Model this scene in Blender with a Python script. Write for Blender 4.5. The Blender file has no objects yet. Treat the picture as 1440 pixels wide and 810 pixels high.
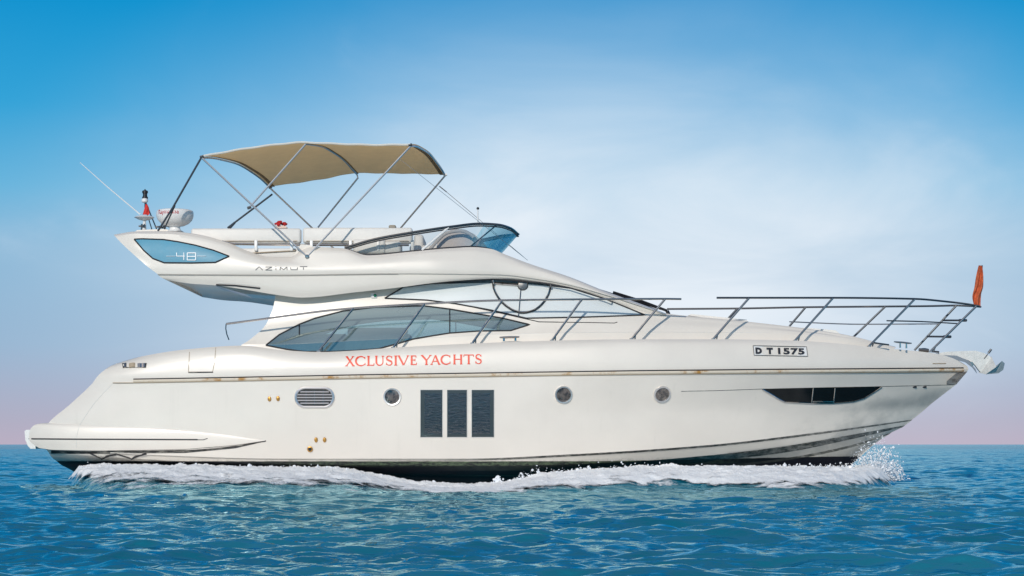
import bpy, math, random
import numpy as np
from mathutils import Vector
from mathutils.bvhtree import BVHTree

random.seed(7)
rng = np.random.default_rng(11)
S = bpy.context.scene
COL = S.collection

# ------------------------------------------------------------------ camera
CAMY, CAMZ, FPX = -32.2, 0.65, 2700.0
cam = bpy.data.cameras.new('camera')
cam.sensor_width = 36.0
cam.lens = 36.0 * FPX / 1440.0
cam.shift_y = (625.0 - 405.0) / 1440.0
cam.clip_start = 0.5
cam.clip_end = 60000.0
camo = bpy.data.objects.new('camera', cam)
camo.location = (0, CAMY, CAMZ)
camo.rotation_euler = (math.radians(90), 0, 0)
COL.objects.link(camo)
S.camera = camo

# ------------------------------------------------------------------ world and sun
SUN_DIR = Vector((-0.20, -0.90, 0.37)).normalized()
sun_el = math.asin(SUN_DIR.z)
sun_rot = math.atan2(SUN_DIR.x, SUN_DIR.y)
W = bpy.data.worlds.new('World')
S.world = W
W.use_nodes = True
nt = W.node_tree
nt.nodes.clear()


def lin(c):
    return tuple(((v / 255.0) / 12.92 if v / 255.0 <= 0.04045 else (((v / 255.0) + 0.055) / 1.055) ** 2.4) for v in c)


def N(t, k, **kw):
    n = t.nodes.new(k)
    for a, b in kw.items():
        setattr(n, a, b)
    return n


def ramp(t, stops, interp='EASE'):
    r = N(t, 'ShaderNodeValToRGB')
    cr = r.color_ramp
    cr.interpolation = interp
    while len(cr.elements) < len(stops):
        cr.elements.new(0.5)
    for e, (p, c) in zip(cr.elements, stops):
        e.position = p
        e.color = (*c, 1)
    return r


def mathn(t, op, a=None, b=None, c=None, clamp=False):
    m = N(t, 'ShaderNodeMath', operation=op)
    m.use_clamp = clamp
    for i, v in enumerate((a, b, c)):
        if v is None:
            continue
        if isinstance(v, (int, float)):
            m.inputs[i].default_value = v
        else:
            t.links.new(v, m.inputs[i])
    return m.outputs[0]


def maprange(t, v, a, b, c=0.0, d=1.0, smooth=True):
    m = N(t, 'ShaderNodeMapRange')
    m.interpolation_type = 'SMOOTHSTEP' if smooth else 'LINEAR'
    t.links.new(v, m.inputs['Value'])
    m.inputs['From Min'].default_value = a
    m.inputs['From Max'].default_value = b
    m.inputs['To Min'].default_value = c
    m.inputs['To Max'].default_value = d
    return m.outputs[0]


def mixc(t, f, a, b):
    m = N(t, 'ShaderNodeMix', data_type='RGBA')
    if isinstance(f, (int, float)):
        m.inputs[0].default_value = f
    else:
        t.links.new(f, m.inputs[0])
    for i, v in ((6, a), (7, b)):
        if isinstance(v, tuple):
            m.inputs[i].default_value = (*v, 1) if len(v) == 3 else v
        else:
            t.links.new(v, m.inputs[i])
    return m.outputs[2]


def build_world():
    t = nt
    tc = N(t, 'ShaderNodeTexCoord')
    nrm = N(t, 'ShaderNodeVectorMath', operation='NORMALIZE')
    t.links.new(tc.outputs['Generated'], nrm.inputs[0])
    sep = N(t, 'ShaderNodeSeparateXYZ')
    t.links.new(nrm.outputs[0], sep.inputs[0])
    z = sep.outputs[2]
    x = sep.outputs[0]
    # clear sky colour by elevation
    r = ramp(t, [(0.0, lin((186, 175, 194))), (0.013, lin((176, 175, 196))), (0.05, lin((152, 182, 210))), (0.10, lin((138, 184, 216))),
                 (0.13, lin((100, 179, 220))), (0.17, lin((52, 163, 216))), (0.225, lin((14, 146, 207))),
                 (0.42, lin((14, 98, 170))), (1.0, lin((10, 60, 130)))], 'LINEAR')
    t.links.new(z, r.inputs[0])
    # thin cloud veil: soft patch over the horizon behind the yacht + wisps
    def dot(v):
        d = N(t, 'ShaderNodeVectorMath', operation='SUBTRACT')
        t.links.new(nrm.outputs[0], d.inputs[0])
        d.inputs[1].default_value = v
        m = N(t, 'ShaderNodeVectorMath', operation='MULTIPLY')
        t.links.new(d.outputs[0], m.inputs[0])
        m.inputs[1].default_value = (1.0, 1.0, 1.75)
        l = N(t, 'ShaderNodeVectorMath', operation='LENGTH')
        t.links.new(m.outputs[0], l.inputs[0])
        return l.outputs['Value']
    mp = N(t, 'ShaderNodeMapping')
    t.links.new(nrm.outputs[0], mp.inputs[0])
    mp.inputs['Rotation'].default_value = (0, math.radians(-18), 0)
    mp.inputs['Scale'].default_value = (5.0, 5.0, 13.0)
    n1 = N(t, 'ShaderNodeTexNoise')
    n1.inputs['Scale'].default_value = 1.0
    n1.inputs['Detail'].default_value = 7
    n1.inputs['Roughness'].default_value = 0.55
    n1.inputs['Distortion'].default_value = 0.6
    t.links.new(mp.outputs[0], n1.inputs[0])
    blob = maprange(t, dot((0.04, 0.99, 0.085)), 0.34, 0.02)
    nz = maprange(t, n1.outputs[0], 0.30, 0.72)
    veil = mathn(t, 'MULTIPLY', blob, mathn(t, 'ADD', mathn(t, 'MULTIPLY', nz, 0.42), 0.68), clamp=True)
    low = maprange(t, z, 0.0, 0.06)
    veil = mathn(t, 'MULTIPLY', veil, mathn(t, 'ADD', mathn(t, 'MULTIPLY', low, 0.6), 0.4))
    # whitish everywhere else at mid heights (also what the glass and the sea mirror)
    wis = maprange(t, n1.outputs[0], 0.52, 0.80, 0.0, 0.40)
    wis = mathn(t, 'MULTIPLY', wis, maprange(t, z, 0.22, 0.10))
    veil = mathn(t, 'MULTIPLY', veil, maprange(t, z, 0.27, 0.12, .45, 1))
    strk = mathn(t, 'MULTIPLY', maprange(t, dot((-0.118, .97, .205)), .055, .0), maprange(t, n1.outputs[0], .42, .62, 0, .5))
    wis = mathn(t, 'MAXIMUM', wis, strk)
    c = mixc(t, wis, r.outputs[0], lin((214, 228, 243)))
    c = mixc(t, mathn(t, 'MULTIPLY', veil, 0.97), c, lin((234, 242, 250)))
    sky = N(t, 'ShaderNodeTexSky', sky_type='NISHITA')
    sky.sun_disc = False
    sky.sun_elevation = sun_el
    sky.sun_rotation = sun_rot
    sc = N(t, 'ShaderNodeVectorMath', operation='SCALE')
    t.links.new(sky.outputs[0], sc.inputs[0])
    sc.inputs['Scale'].default_value = 0.12
    hi = maprange(t, z, 0.28, 0.60)
    c = mixc(t, hi, c, sc.outputs[0])
    bg = N(t, 'ShaderNodeBackground')
    bg.inputs['Strength'].default_value = 1.0
    t.links.new(c, bg.inputs[0])
    out = N(t, 'ShaderNodeOutputWorld')
    t.links.new(bg.outputs[0], out.inputs[0])


build_world()
sl = bpy.data.lights.new('sun', 'SUN')
sl.energy = 2.5
sl.angle = math.radians(0.5)
sl.color = (1.0, 0.93, 0.84)
so = bpy.data.objects.new('sun', sl)
so.rotation_euler = SUN_DIR.to_track_quat('Z', 'Y').to_euler()
so.location = SUN_DIR * 60
COL.objects.link(so)

S.view_settings.view_transform = 'Standard'
S.view_settings.look = 'None'
S.view_settings.gamma = 1.0
S.view_settings.exposure = 0.0
S.view_settings.use_curve_mapping = False
S.cycles.max_bounces = 10
S.cycles.transparent_max_bounces = 24
S.cycles.use_denoising = True
S.cycles.sample_clamp_indirect = 4.0


# ------------------------------------------------------------------ helpers: points
def at(px, py, y):
    """a point of the photograph at depth y, in metres"""
    d = y - CAMY
    return np.array([(px - 720.0) / FPX * d, y, CAMZ + (625.0 - py) / FPX * d])


def proj(P):
    d = P[..., 1] - CAMY
    return P[..., 0] / d * FPX + 720.0, 625.0 - (P[..., 2] - CAMZ) / d * FPX


def pchip(xs, ys, x):
    xs = np.asarray(xs, float); ys = np.asarray(ys, float); x = np.asarray(x, float)
    h = np.diff(xs); dl = np.diff(ys) / h
    m = np.zeros_like(ys)
    if len(xs) == 2:
        return ys[0] + (x - xs[0]) * dl[0]
    for i in range(1, len(xs) - 1):
        if dl[i - 1] * dl[i] > 0:
            w1 = 2 * h[i] + h[i - 1]; w2 = h[i] + 2 * h[i - 1]
            m[i] = (w1 + w2) / (w1 / dl[i - 1] + w2 / dl[i])
    m[0] = dl[0]; m[-1] = dl[-1]
    k = np.clip(np.searchsorted(xs, x) - 1, 0, len(h) - 1)
    s = (x - xs[k]) / h[k]
    s2, s3 = s * s, s * s * s
    return ((2 * s3 - 3 * s2 + 1) * ys[k] + (s3 - 2 * s2 + s) * h[k] * m[k]
            + (-2 * s3 + 3 * s2) * ys[k + 1] + (s3 - s2) * h[k] * m[k + 1])


def spline(pts, n):
    """smooth curve through px points, by arc length"""
    p = np.asarray(pts, float)
    s = np.concatenate([[0], np.cumsum(np.linalg.norm(np.diff(p, axis=0), axis=1))])
    u = np.linspace(0, s[-1], n)
    return np.stack([pchip(s, p[:, i], u) for i in range(p.shape[1])], 1)


def dens(pts, step=4.0):
    p = np.asarray(pts, float)
    out = [p[0]]
    for a, b in zip(p[:-1], p[1:]):
        k = max(1, int(np.linalg.norm((b - a)[:2]) / step))
        for i in range(1, k + 1):
            out.append(a + (b - a) * i / k)
    return np.array(out)


# ------------------------------------------------------------------ helpers: meshes
ROOT_LOC = {}


class MB:
    def __init__(s):
        s.v = []; s.f = []; s.m = []

    def add(s, vs, fs, mi=0):
        o = len(s.v)
        s.v.extend([tuple(map(float, v)) for v in vs])
        s.f.extend([tuple(int(i) + o for i in f) for f in fs])
        s.m.extend([mi] * len(fs))
        return s

    def grid(s, G, mi=0, closed_u=False):
        G = np.asarray(G); a, b = G.shape[:2]
        vs = G.reshape(-1, 3)
        fs = []
        for i in range(a - 1 + (1 if closed_u else 0)):
            i2 = (i + 1) % a
            for j in range(b - 1):
                fs.append((i * b + j, i * b + j + 1, i2 * b + j + 1, i2 * b + j))
        return s.add(vs, fs, mi)

    def tube(s, pts, r, n=8, cap=True, mi=0, flat=None):
        P = [Vector(p) for p in pts]
        rs = r if hasattr(r, '__len__') else [r] * len(P)
        vs, fs = [], []
        up = Vector((0, 1, 0))
        for i, p in enumerate(P):
            t = (P[min(i + 1, len(P) - 1)] - P[max(i - 1, 0)])
            if t.length < 1e-9:
                t = Vector((1, 0, 0))
            t.normalize()
            a = up - t * up.dot(t)
            if a.length < 1e-3:
                a = Vector((0, 0, 1)) - t * t.z
            a.normalize()
            b = t.cross(a)
            for k in range(n):
                q = 2 * math.pi * k / n
                vs.append(p + (a * math.cos(q) * (flat or 1.0) + b * math.sin(q)) * rs[i])
        for i in range(len(P) - 1):
            for k in range(n):
                k2 = (k + 1) % n
                fs.append((i * n + k, i * n + k2, (i + 1) * n + k2, (i + 1) * n + k))
        if cap:
            fs.append(tuple(range(n - 1, -1, -1)))
            fs.append(tuple((len(P) - 1) * n + k for k in range(n)))
        return s.add(vs, fs, mi)

    def box(s, c, d, mi=0, rot=None, bevel=0.0):
        cx, cy, cz = c; a, b, e = (q / 2 for q in d)
        if bevel <= 0:
            vs = [Vector((x * a, y * b, z * e)) for x in (-1, 1) for y in (-1, 1) for z in (-1, 1)]
            fs = [(0, 1, 3, 2), (4, 6, 7, 5), (0, 4, 5, 1), (2, 3, 7, 6), (0, 2, 6, 4), (1, 5, 7, 3)]
            if rot is not None:
                vs = [rot @ v for v in vs]
            vs = [v + Vector(c) for v in vs]
            return s.add(vs, fs, mi)
        k = 4
        bv = min(bevel, a * .99, b * .99, e * .99)
        # rounded box through a superellipsoid-like grid
        nu, nv = 24, 13
        G = []
        for i in range(nv):
            ph = -math.pi / 2 + math.pi * i / (nv - 1)
            row = []
            for j in range(nu):
                th = 2 * math.pi * (j + .5) / nu
                d_ = Vector((math.cos(ph) * math.cos(th), math.cos(ph) * math.sin(th), math.sin(ph)))
                def sg(q): return 0 if abs(q) < 1e-9 else (1 if q > 0 else -1)
                core = Vector((sg(d_.x) * (a - bv), sg(d_.y) * (b - bv), (1 if i > nv // 2 else -1) * (e - bv)))
                v = core + d_ * bv
                if rot is not None:
                    v = rot @ v
                row.append(v + Vector(c))
            G.append(row)
        vs = [v for r_ in G for v in r_]
        fs = []
        for i in range(nv - 1):
            for j in range(nu):
                j2 = (j + 1) % nu
                fs.append((i * nu + j, i * nu + j2, (i + 1) * nu + j2, (i + 1) * nu + j))
        fs.append(tuple(range(nu - 1, -1, -1)))
        fs.append(tuple((nv - 1) * nu + j for j in range(nu)))
        return s.add(vs, fs, mi)

    def lathe(s, c, prof, n=32, mi=0, axis='z', cap=True, sx=1.0, sy=1.0):
        vs, fs = [], []
        for r, h in prof:
            for k in range(n):
                q = 2 * math.pi * k / n
                if axis == 'z':
                    v = (c[0] + r * math.cos(q) * sx, c[1] + r * math.sin(q) * sy, c[2] + h)
                elif not isinstance(axis, str):
                    nn = Vector(axis).normalized()
                    rt = Vector((0, 0, 1)).cross(nn).normalized() * -1
                    upv = nn.cross(rt) * -1
                    if upv.z < 0: upv = -upv
                    v = tuple(Vector(c) + rt * (r * math.cos(q) * sx) + upv * (r * math.sin(q) * sy) + nn * h)
                else:   # y axis, towards the camera is -h
                    v = (c[0] + r * math.cos(q) * sx, c[1] - h, c[2] + r * math.sin(q) * sy)
                vs.append(v)
        for i in range(len(prof) - 1):
            for k in range(n):
                k2 = (k + 1) % n
                fs.append((i * n + k, i * n + k2, (i + 1) * n + k2, (i + 1) * n + k))
        if cap:
            fs.append(tuple(range(n - 1, -1, -1)))
            fs.append(tuple((len(prof) - 1) * n + k for k in range(n)))
        return s.add(vs, fs, mi)

    def prism(s, pts, y0, y1, mi=0):
        """pixel outline given at depth y0, extruded to y1 keeping its real size"""
        A = [at(p[0], p[1], y0) for p in pts]
        B = [a + np.array([0, y1 - y0, 0]) for a in A]
        n = len(A)
        fs = [tuple(range(n)), tuple(range(2 * n - 1, n - 1, -1))]
        fs += [(i, i + n, (i + 1) % n + n, (i + 1) % n) for i in range(n)]
        return s.add(A + B, fs, mi)

    def build(s, name, mats, parent=None, smooth=True, angle=35):
        me = bpy.data.meshes.new(name)
        me.from_pydata(s.v, [], s.f)
        ms = mats if isinstance(mats, (list, tuple)) else [mats]
        for m in ms:
            me.materials.append(m)
        me.polygons.foreach_set('material_index', s.m)
        if smooth:
            me.polygons.foreach_set('use_smooth', [True] * len(me.polygons))
        me.update()
        bmesh_fix(me)
        if smooth:
            me.set_sharp_from_angle(angle=math.radians(angle))
        o = bpy.data.objects.new(name, me)
        COL.objects.link(o)
        if parent is not None:
            o.parent = parent
            if parent.parent is None and parent.type == 'EMPTY':
                o.location = -parent.location
        return o


def bmesh_fix(me):
    import bmesh
    bm = bmesh.new(); bm.from_mesh(me)
    bmesh.ops.remove_doubles(bm, verts=bm.verts, dist=1e-5)
    bmesh.ops.dissolve_degenerate(bm, dist=1e-6, edges=bm.edges)
    bmesh.ops.recalc_face_normals(bm, faces=bm.faces)
    bm.to_mesh(me); bm.free()


def empty(name, loc, label, cat, group=None):
    o = bpy.data.objects.new(name, None)
    o.location = loc
    o.empty_display_size = 0.2
    COL.objects.link(o)
    o['label'] = label; o['category'] = cat
    if group:
        o['group'] = group
    return o


# ------------------------------------------------------------------ materials
def mat(name, col, rough=0.5, metal=0.0, spec=0.5, coat=0.0, vary=0.0, vscale=3.0, bump=0.0, bscale=40.0, coatr=0.08):
    m = bpy.data.materials.new(name)
    m.use_nodes = True
    t = m.node_tree
    b = t.nodes['Principled BSDF']
    b.inputs['Base Color'].default_value = (*col, 1)
    b.inputs['Roughness'].default_value = rough
    b.inputs['Metallic'].default_value = metal
    b.inputs['Specular IOR Level'].default_value = spec
    b.inputs['Coat Weight'].default_value = coat
    b.inputs['Coat Roughness'].default_value = coatr
    tc = N(t, 'ShaderNodeTexCoord')
    if vary > 0:
        n = N(t, 'ShaderNodeTexNoise')
        n.inputs['Scale'].default_value = vscale
        n.inputs['Detail'].default_value = 6
        n.inputs['Roughness'].default_value = 0.6
        t.links.new(tc.outputs['Object'], n.inputs[0])
        f = maprange(t, n.outputs[0], 0.3, 0.75)
        c = mixc(t, f, tuple(v * (1 - vary) for v in col), tuple(min(1, v * (1 + vary * .35)) for v in col))
        t.links.new(c, b.inputs['Base Color'])
        rr = maprange(t, n.outputs[0], 0.3, 0.7, max(0.02, rough - .06), rough + .08)
        t.links.new(rr, b.inputs['Roughness'])
    if bump > 0:
        n = N(t, 'ShaderNodeTexNoise')
        n.inputs['Scale'].default_value = bscale
        n.inputs['Detail'].default_value = 5
        t.links.new(tc.outputs['Object'], n.inputs[0])
        bp = N(t, 'ShaderNodeBump')
        bp.inputs['Strength'].default_value = bump
        bp.inputs['Distance'].default_value = 0.01
        t.links.new(n.outputs[0], bp.inputs['Height'])
        t.links.new(bp.outputs[0], b.inputs['Normal'])
    return m


GEL = (0.785, 0.725, 0.645)
M_gel = mat('gelcoat', GEL, 0.38, coat=0.3, vary=0.05, vscale=0.9, coatr=0.12)
M_gel2 = mat('gelcoat_matte', (0.74, 0.72, 0.67), 0.45, vary=0.06, vscale=2.0)
M_cush = mat('vinyl_cushion', (0.76, 0.73, 0.68), 0.5, vary=0.06, vscale=5, bump=.3, bscale=12)
M_steel = mat('polished_steel', (0.62, 0.56, 0.50), 0.10, metal=1.0)
M_steel_d = mat('dull_steel', (0.25, 0.235, 0.22), 0.28, metal=1.0)
M_black = mat('black_rubber', (0.012, 0.012, 0.014), 0.4)
M_seal = mat('window_seal', (0.03, 0.03, 0.033), 0.45)
M_tan = mat('tan_trim', (0.42, 0.33, 0.23), 0.5)
M_white = mat('white_plastic', (0.8, 0.79, 0.77), 0.35)
M_bronze = mat('bronze', (0.62, 0.33, 0.08), 0.35, metal=0.6, vary=.3, vscale=30)
M_red = mat('red_letters', (0.80, 0.055, 0.015), 0.45)
M_dred = mat('dark_red_letters', (0.45, 0.02, 0.03), 0.45)
M_dark = mat('dark_letters', (0.03, 0.03, 0.035), 0.4)
M_greyl = mat('grey_letters', (0.17, 0.17, 0.17), 0.6)
M_sofa = mat('dark_upholstery', (0.035, 0.055, 0.075), 0.7, vary=.3, vscale=9)
M_wood = mat('cabin_wood', (0.25, 0.2, 0.16), 0.5)
M_green = mat('green_lens', (0.0, 0.16, 0.07), 0.2)
M_blueglass = mat('blue_mirror_panel', (0.055, 0.30, 0.44), 0.4, spec=0.3, vary=.15, vscale=1.2)
M_galv = mat('galvanised_steel', (0.70, 0.70, 0.67), 0.5, metal=0.1, vary=.14, vscale=9, bump=.4, bscale=30)


def make_hullmat():
    m = mat('hull_gelcoat', GEL, 0.36, coat=0.4, coatr=.1)
    t = m.node_tree
    b = t.nodes['Principled BSDF']
    tc = N(t, 'ShaderNodeTexCoord')
    sep = N(t, 'ShaderNodeSeparateXYZ')
    t.links.new(tc.outputs['Object'], sep.inputs[0])
    x, z = sep.outputs[0], sep.outputs[2]

    def noise(scale, sc3=(1, 1, 1), det=6, rough=.6):
        mp = N(t, 'ShaderNodeMapping')
        mp.inputs['Scale'].default_value = sc3
        t.links.new(tc.outputs['Object'], mp.inputs[0])
        n = N(t, 'ShaderNodeTexNoise')
        n.inputs['Scale'].default_value = scale
        n.inputs['Detail'].default_value = det
        n.inputs['Roughness'].default_value = rough
        t.links.new(mp.outputs[0], n.inputs[0])
        return n.outputs[0]
    n_big = noise(0.8)
    col = mixc(t, maprange(t, n_big, .3, .7), tuple(v * .95 for v in GEL), tuple(v * 1.02 for v in GEL))
    # faint vertical run-off stains
    n_run = noise(1.0, (6, 6, .35), 4)
    col = mixc(t, maprange(t, n_run, .60, .80, 0, .16), col, (.50, .47, .40))
    # bow grey: water stains, heavier low down; upper part paints reflected water
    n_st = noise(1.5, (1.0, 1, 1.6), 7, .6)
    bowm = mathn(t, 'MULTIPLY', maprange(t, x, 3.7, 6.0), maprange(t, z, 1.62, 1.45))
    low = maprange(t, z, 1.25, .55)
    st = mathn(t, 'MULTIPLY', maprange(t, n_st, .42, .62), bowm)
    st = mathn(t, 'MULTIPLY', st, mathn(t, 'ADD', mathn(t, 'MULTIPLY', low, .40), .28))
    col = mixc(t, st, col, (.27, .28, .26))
    refl_wedge = mathn(t, 'MULTIPLY', maprange(t, mathn(t, 'SUBTRACT', mathn(t, 'MULTIPLY', x, .22), z), -.12, .12), maprange(t, z, 1.17, 1.34))  # dark water reflection near the bow tip, painted into the colour
    refl_wedge = mathn(t, 'MULTIPLY', refl_wedge, maprange(t, x, 4.9, 5.9))
    refl_wedge = mathn(t, 'MULTIPLY', refl_wedge, maprange(t, z, 1.62, 1.58))
    col = mixc(t, mathn(t, 'MULTIPLY', refl_wedge, maprange(t, noise(1.6, (1, 1, .7), 5), .3, .7, .30, .75)), col, (.26, .27, .26))
    # boot top: black bottom paint with a weedy band above the water
    zt = mathn(t, 'ADD', maprange(t, x, 1.5, 5.4, .385, .45, False), mathn(t, 'MULTIPLY', mathn(t, 'SUBTRACT', noise(5, (1, 1, 1), 3), .5), .012))
    dz = mathn(t, 'SUBTRACT', z, zt)
    paint = maprange(t, dz, .006, -.004)
    weed = mathn(t, 'MULTIPLY', maprange(t, dz, -.10, -.05), maprange(t, noise(14, (1, 1, 2.5), 8, .75), .38, .62))
    weed = mathn(t, 'MULTIPLY', weed, mathn(t, 'MULTIPLY', maprange(t, x, -4.8, -1.8), maprange(t, x, 4.6, 2.2)))
    pcol = mixc(t, weed, (.010, .010, .016), (.10, .14, .08))
    # scum just above the paint
    sc = mathn(t, 'MULTIPLY', maprange(t, dz, .06, .0), maprange(t, noise(9, (1, 1, .6), 7, .7), .45, .7, 0, .55))
    col = mixc(t, sc, col, (.22, .24, .17))
    col = mixc(t, paint, col, pcol)
    t.links.new(col, b.inputs['Base Color'])
    t.links.new(mathn(t, 'MULTIPLY', mathn(t, 'SUBTRACT', 1.0, paint), .6), b.inputs['Coat Weight'])
    t.links.new(maprange(t, paint, 0, 1, .30, .55), b.inputs['Roughness'])
    return m


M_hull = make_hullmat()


def grime(name, base, dark, scale, lo, hi, stretch=(1, 1, 3)):
    m = mat(name, base, 0.5)
    t = m.node_tree
    b = t.nodes['Principled BSDF']
    tc = N(t, 'ShaderNodeTexCoord')
    mp = N(t, 'ShaderNodeMapping')
    mp.inputs['Scale'].default_value = stretch
    t.links.new(tc.outputs['Object'], mp.inputs[0])
    n = N(t, 'ShaderNodeTexNoise')
    n.inputs['Scale'].default_value = scale
    n.inputs['Detail'].default_value = 8
    n.inputs['Roughness'].default_value = .7
    t.links.new(mp.outputs[0], n.inputs[0])
    t.links.new(mixc(t, maprange(t, n.outputs[0], lo, hi), base, dark), b.inputs['Base Color'])
    return m


M_grime = grime('algae_stain', (.42, .42, .37), (.05, .055, .045), 7, .35, .6)
M_grime2 = grime('dark_scum', (.30, .28, .24), (.02, .02, .02), 10, .30, .55, (.6, 1, 3))
M_rust = grime('rail_stain', (.68, .60, .48), (.42, .20, .03), 3.0, .50, .66, (1, 1, 1))


def glass(name, tint, refl=0.35, rough=0.02, rcol=(1, 1, 1)):
    m = bpy.data.materials.new(name)
    m.use_nodes = True
    t = m.node_tree
    t.nodes.clear()
    tr = N(t, 'ShaderNodeBsdfTransparent'); tr.inputs[0].default_value = (*tint, 1)
    gl = N(t, 'ShaderNodeBsdfGlossy'); gl.inputs['Roughness'].default_value = rough
    gl.inputs[0].default_value = (*rcol, 1)
    fr = N(t, 'ShaderNodeLayerWeight'); fr.inputs[0].default_value = 0.5
    f = maprange(t, fr.outputs['Facing'], 0, 1, refl, 0.95, False)
    mx = N(t, 'ShaderNodeMixShader')
    t.links.new(f, mx.inputs[0]); t.links.new(tr.outputs[0], mx.inputs[1]); t.links.new(gl.outputs[0], mx.inputs[2])
    o = N(t, 'ShaderNodeOutputMaterial')
    t.links.new(mx.outputs[0], o.inputs[0])
    return m


M_glass_low = glass('tinted_saloon_glass', (.62, .78, .78), .24, rcol=(.75, .95, 1.0))
_t = M_glass_low.node_tree
_pb = N(_t, 'ShaderNodeBsdfPrincipled'); _pb.inputs['Base Color'].default_value = (.36, .50, .52, 1); _pb.inputs['Roughness'].default_value = .1
_pm = N(_t, 'ShaderNodeMixShader'); _pm.inputs[0].default_value = .22
_om = [n for n in _t.nodes if n.type == 'OUTPUT_MATERIAL'][0]
_t.links.new(_om.inputs[0].links[0].from_socket, _pm.inputs[1]); _t.links.new(_pb.outputs[0], _pm.inputs[2]); _t.links.new(_pm.outputs[0], _om.inputs[0])
M_glass_up = mat('pale_side_glass', (.72, .76, .75), .08, spec=.8, coat=.6, vary=.04, vscale=.6)
M_glass_fly = glass('clear_windscreen_glass', (.86, .86, .84), .04)
M_glass_frt = glass('teal_windscreen_glass', (.46, .70, .76), .07)
M_pole = mat('shaded_steel', (.10, .11, .12), .35, metal=.7)
M_hullglass = mat('dark_hull_glass', (.022, .021, .017), .04, spec=1.0, coat=1.0, coatr=.02)
M_hullglass.node_tree.nodes['Principled BSDF'].inputs['IOR'].default_value = 1.75
_t = M_hullglass.node_tree
_tc = N(_t, 'ShaderNodeTexCoord'); _mp = N(_t, 'ShaderNodeMapping'); _mp.inputs['Scale'].default_value = (5, 1, 22)
_n = N(_t, 'ShaderNodeTexNoise'); _n.inputs['Scale'].default_value = 1.6; _n.inputs['Detail'].default_value = 5; _n.inputs['Distortion'].default_value = .8
_bp = N(_t, 'ShaderNodeBump'); _bp.inputs['Strength'].default_value = .6; _bp.inputs['Distance'].default_value = .007
_t.links.new(_tc.outputs['Object'], _mp.inputs[0]); _t.links.new(_mp.outputs[0], _n.inputs[0]); _t.links.new(_n.outputs[0], _bp.inputs['Height'])
_t.links.new(_bp.outputs[0], _t.nodes['Principled BSDF'].inputs['Normal']); _t.links.new(_bp.outputs[0], _t.nodes['Principled BSDF'].inputs['Coat Normal'])
M_satin = mat('satin_steel', (.80, .77, .74), .32, metal=.9)
M_port = mat('porthole_glass', (.16, .13, .11), .08, spec=1.0, coat=1.0, vary=.95, vscale=13)  # warm glints put into the glass colour as strong noise
M_canvas = mat('bimini_canvas', (.90, .76, .54), .85, vary=.18, vscale=6, bump=.5, bscale=25)

# let sunlight glow through the canvas
_t = M_canvas.node_tree
_b = _t.nodes['Principled BSDF']
_tl = N(_t, 'ShaderNodeBsdfTranslucent'); _tl.inputs[0].default_value = (.98, .80, .54, 1)
_mx = N(_t, 'ShaderNodeMixShader'); _mx.inputs[0].default_value = .72
_t.links.new(_b.outputs[0], _mx.inputs[1]); _t.links.new(_tl.outputs[0], _mx.inputs[2])
_t.links.new(_mx.outputs[0], _t.nodes['Material Output'].inputs[0])

# ------------------------------------------------------------------ sea
def vhash(ix, iy, seed):
    h = (ix.astype(np.int64) * 374761393 + iy.astype(np.int64) * 668265263 + seed * 1442695041) & 0xffffffff
    h = ((h ^ (h >> 13)) * 1274126177) & 0xffffffff
    return ((h ^ (h >> 16)) & 0xffff) / 65535.0


def vnoise(x, y, seed=0):
    ix = np.floor(x); iy = np.floor(y)
    fx = x - ix; fy = y - iy
    fx = fx * fx * (3 - 2 * fx); fy = fy * fy * (3 - 2 * fy)
    a = vhash(ix, iy, seed); b = vhash(ix + 1, iy, seed)
    c = vhash(ix, iy + 1, seed); d = vhash(ix + 1, iy + 1, seed)
    return (a * (1 - fx) + b * fx) * (1 - fy) + (c * (1 - fx) + d * fx) * fy


def fbm(x, y, seed=0, octs=5, gain=.5):
    s = 0; a = 1; tot = 0
    for o in range(octs):
        s = s + a * vnoise(x * 2 ** o + 17.3 * o, y * 2 ** o - 9.1 * o, seed + o)
        tot += a; a *= gain
    return s / tot


def make_waves():
    comps = []
    r = np.random.default_rng(5)
    for lam, amp, n in ((8.0, .014, 5), (4.0, .010, 8), (2.0, .0085, 12), (1.1, .0070, 18), (.62, .0060, 24), (.38, .0050, 28), (.24, .0030, 28), (.15, .0014, 24)):
        for _ in range(n):
            l = lam * math.exp(r.normal(0, .22))
            # wind blows mostly along the line of sight, slightly across
            th = math.radians(-84) + r.normal(0, .60)
            comps.append((l, amp * (.6 + .8 * r.random()) / math.sqrt(n) * 1.75, th, r.random() * 6.283))
    return comps


WAVES = make_waves()


def wave_disp(x, y, sp):
    z = np.zeros_like(x); dx = np.zeros_like(x); dy = np.zeros_like(x)
    # gusts: patches of rougher and calmer water
    g = .55 + .9 * fbm(x * .10 + 3, y * .07, 3, 3)
    for l, a, th, ph in WAVES:
        w = np.clip((l / sp - 2.2) / 2.5, 0, 1)
        if w.max() <= 0:
            continue
        k = 2 * math.pi / l
        arg = k * (x * math.cos(th) + y * math.sin(th)) + ph
        A = a * w * (g if l < 3 else 1.0)
        z += A * np.sin(arg)
        q = .5
        dx += q * A * np.cos(arg) * math.cos(th)
        dy += q * A * np.cos(arg) * math.sin(th)
    return dx, dy, z


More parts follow.
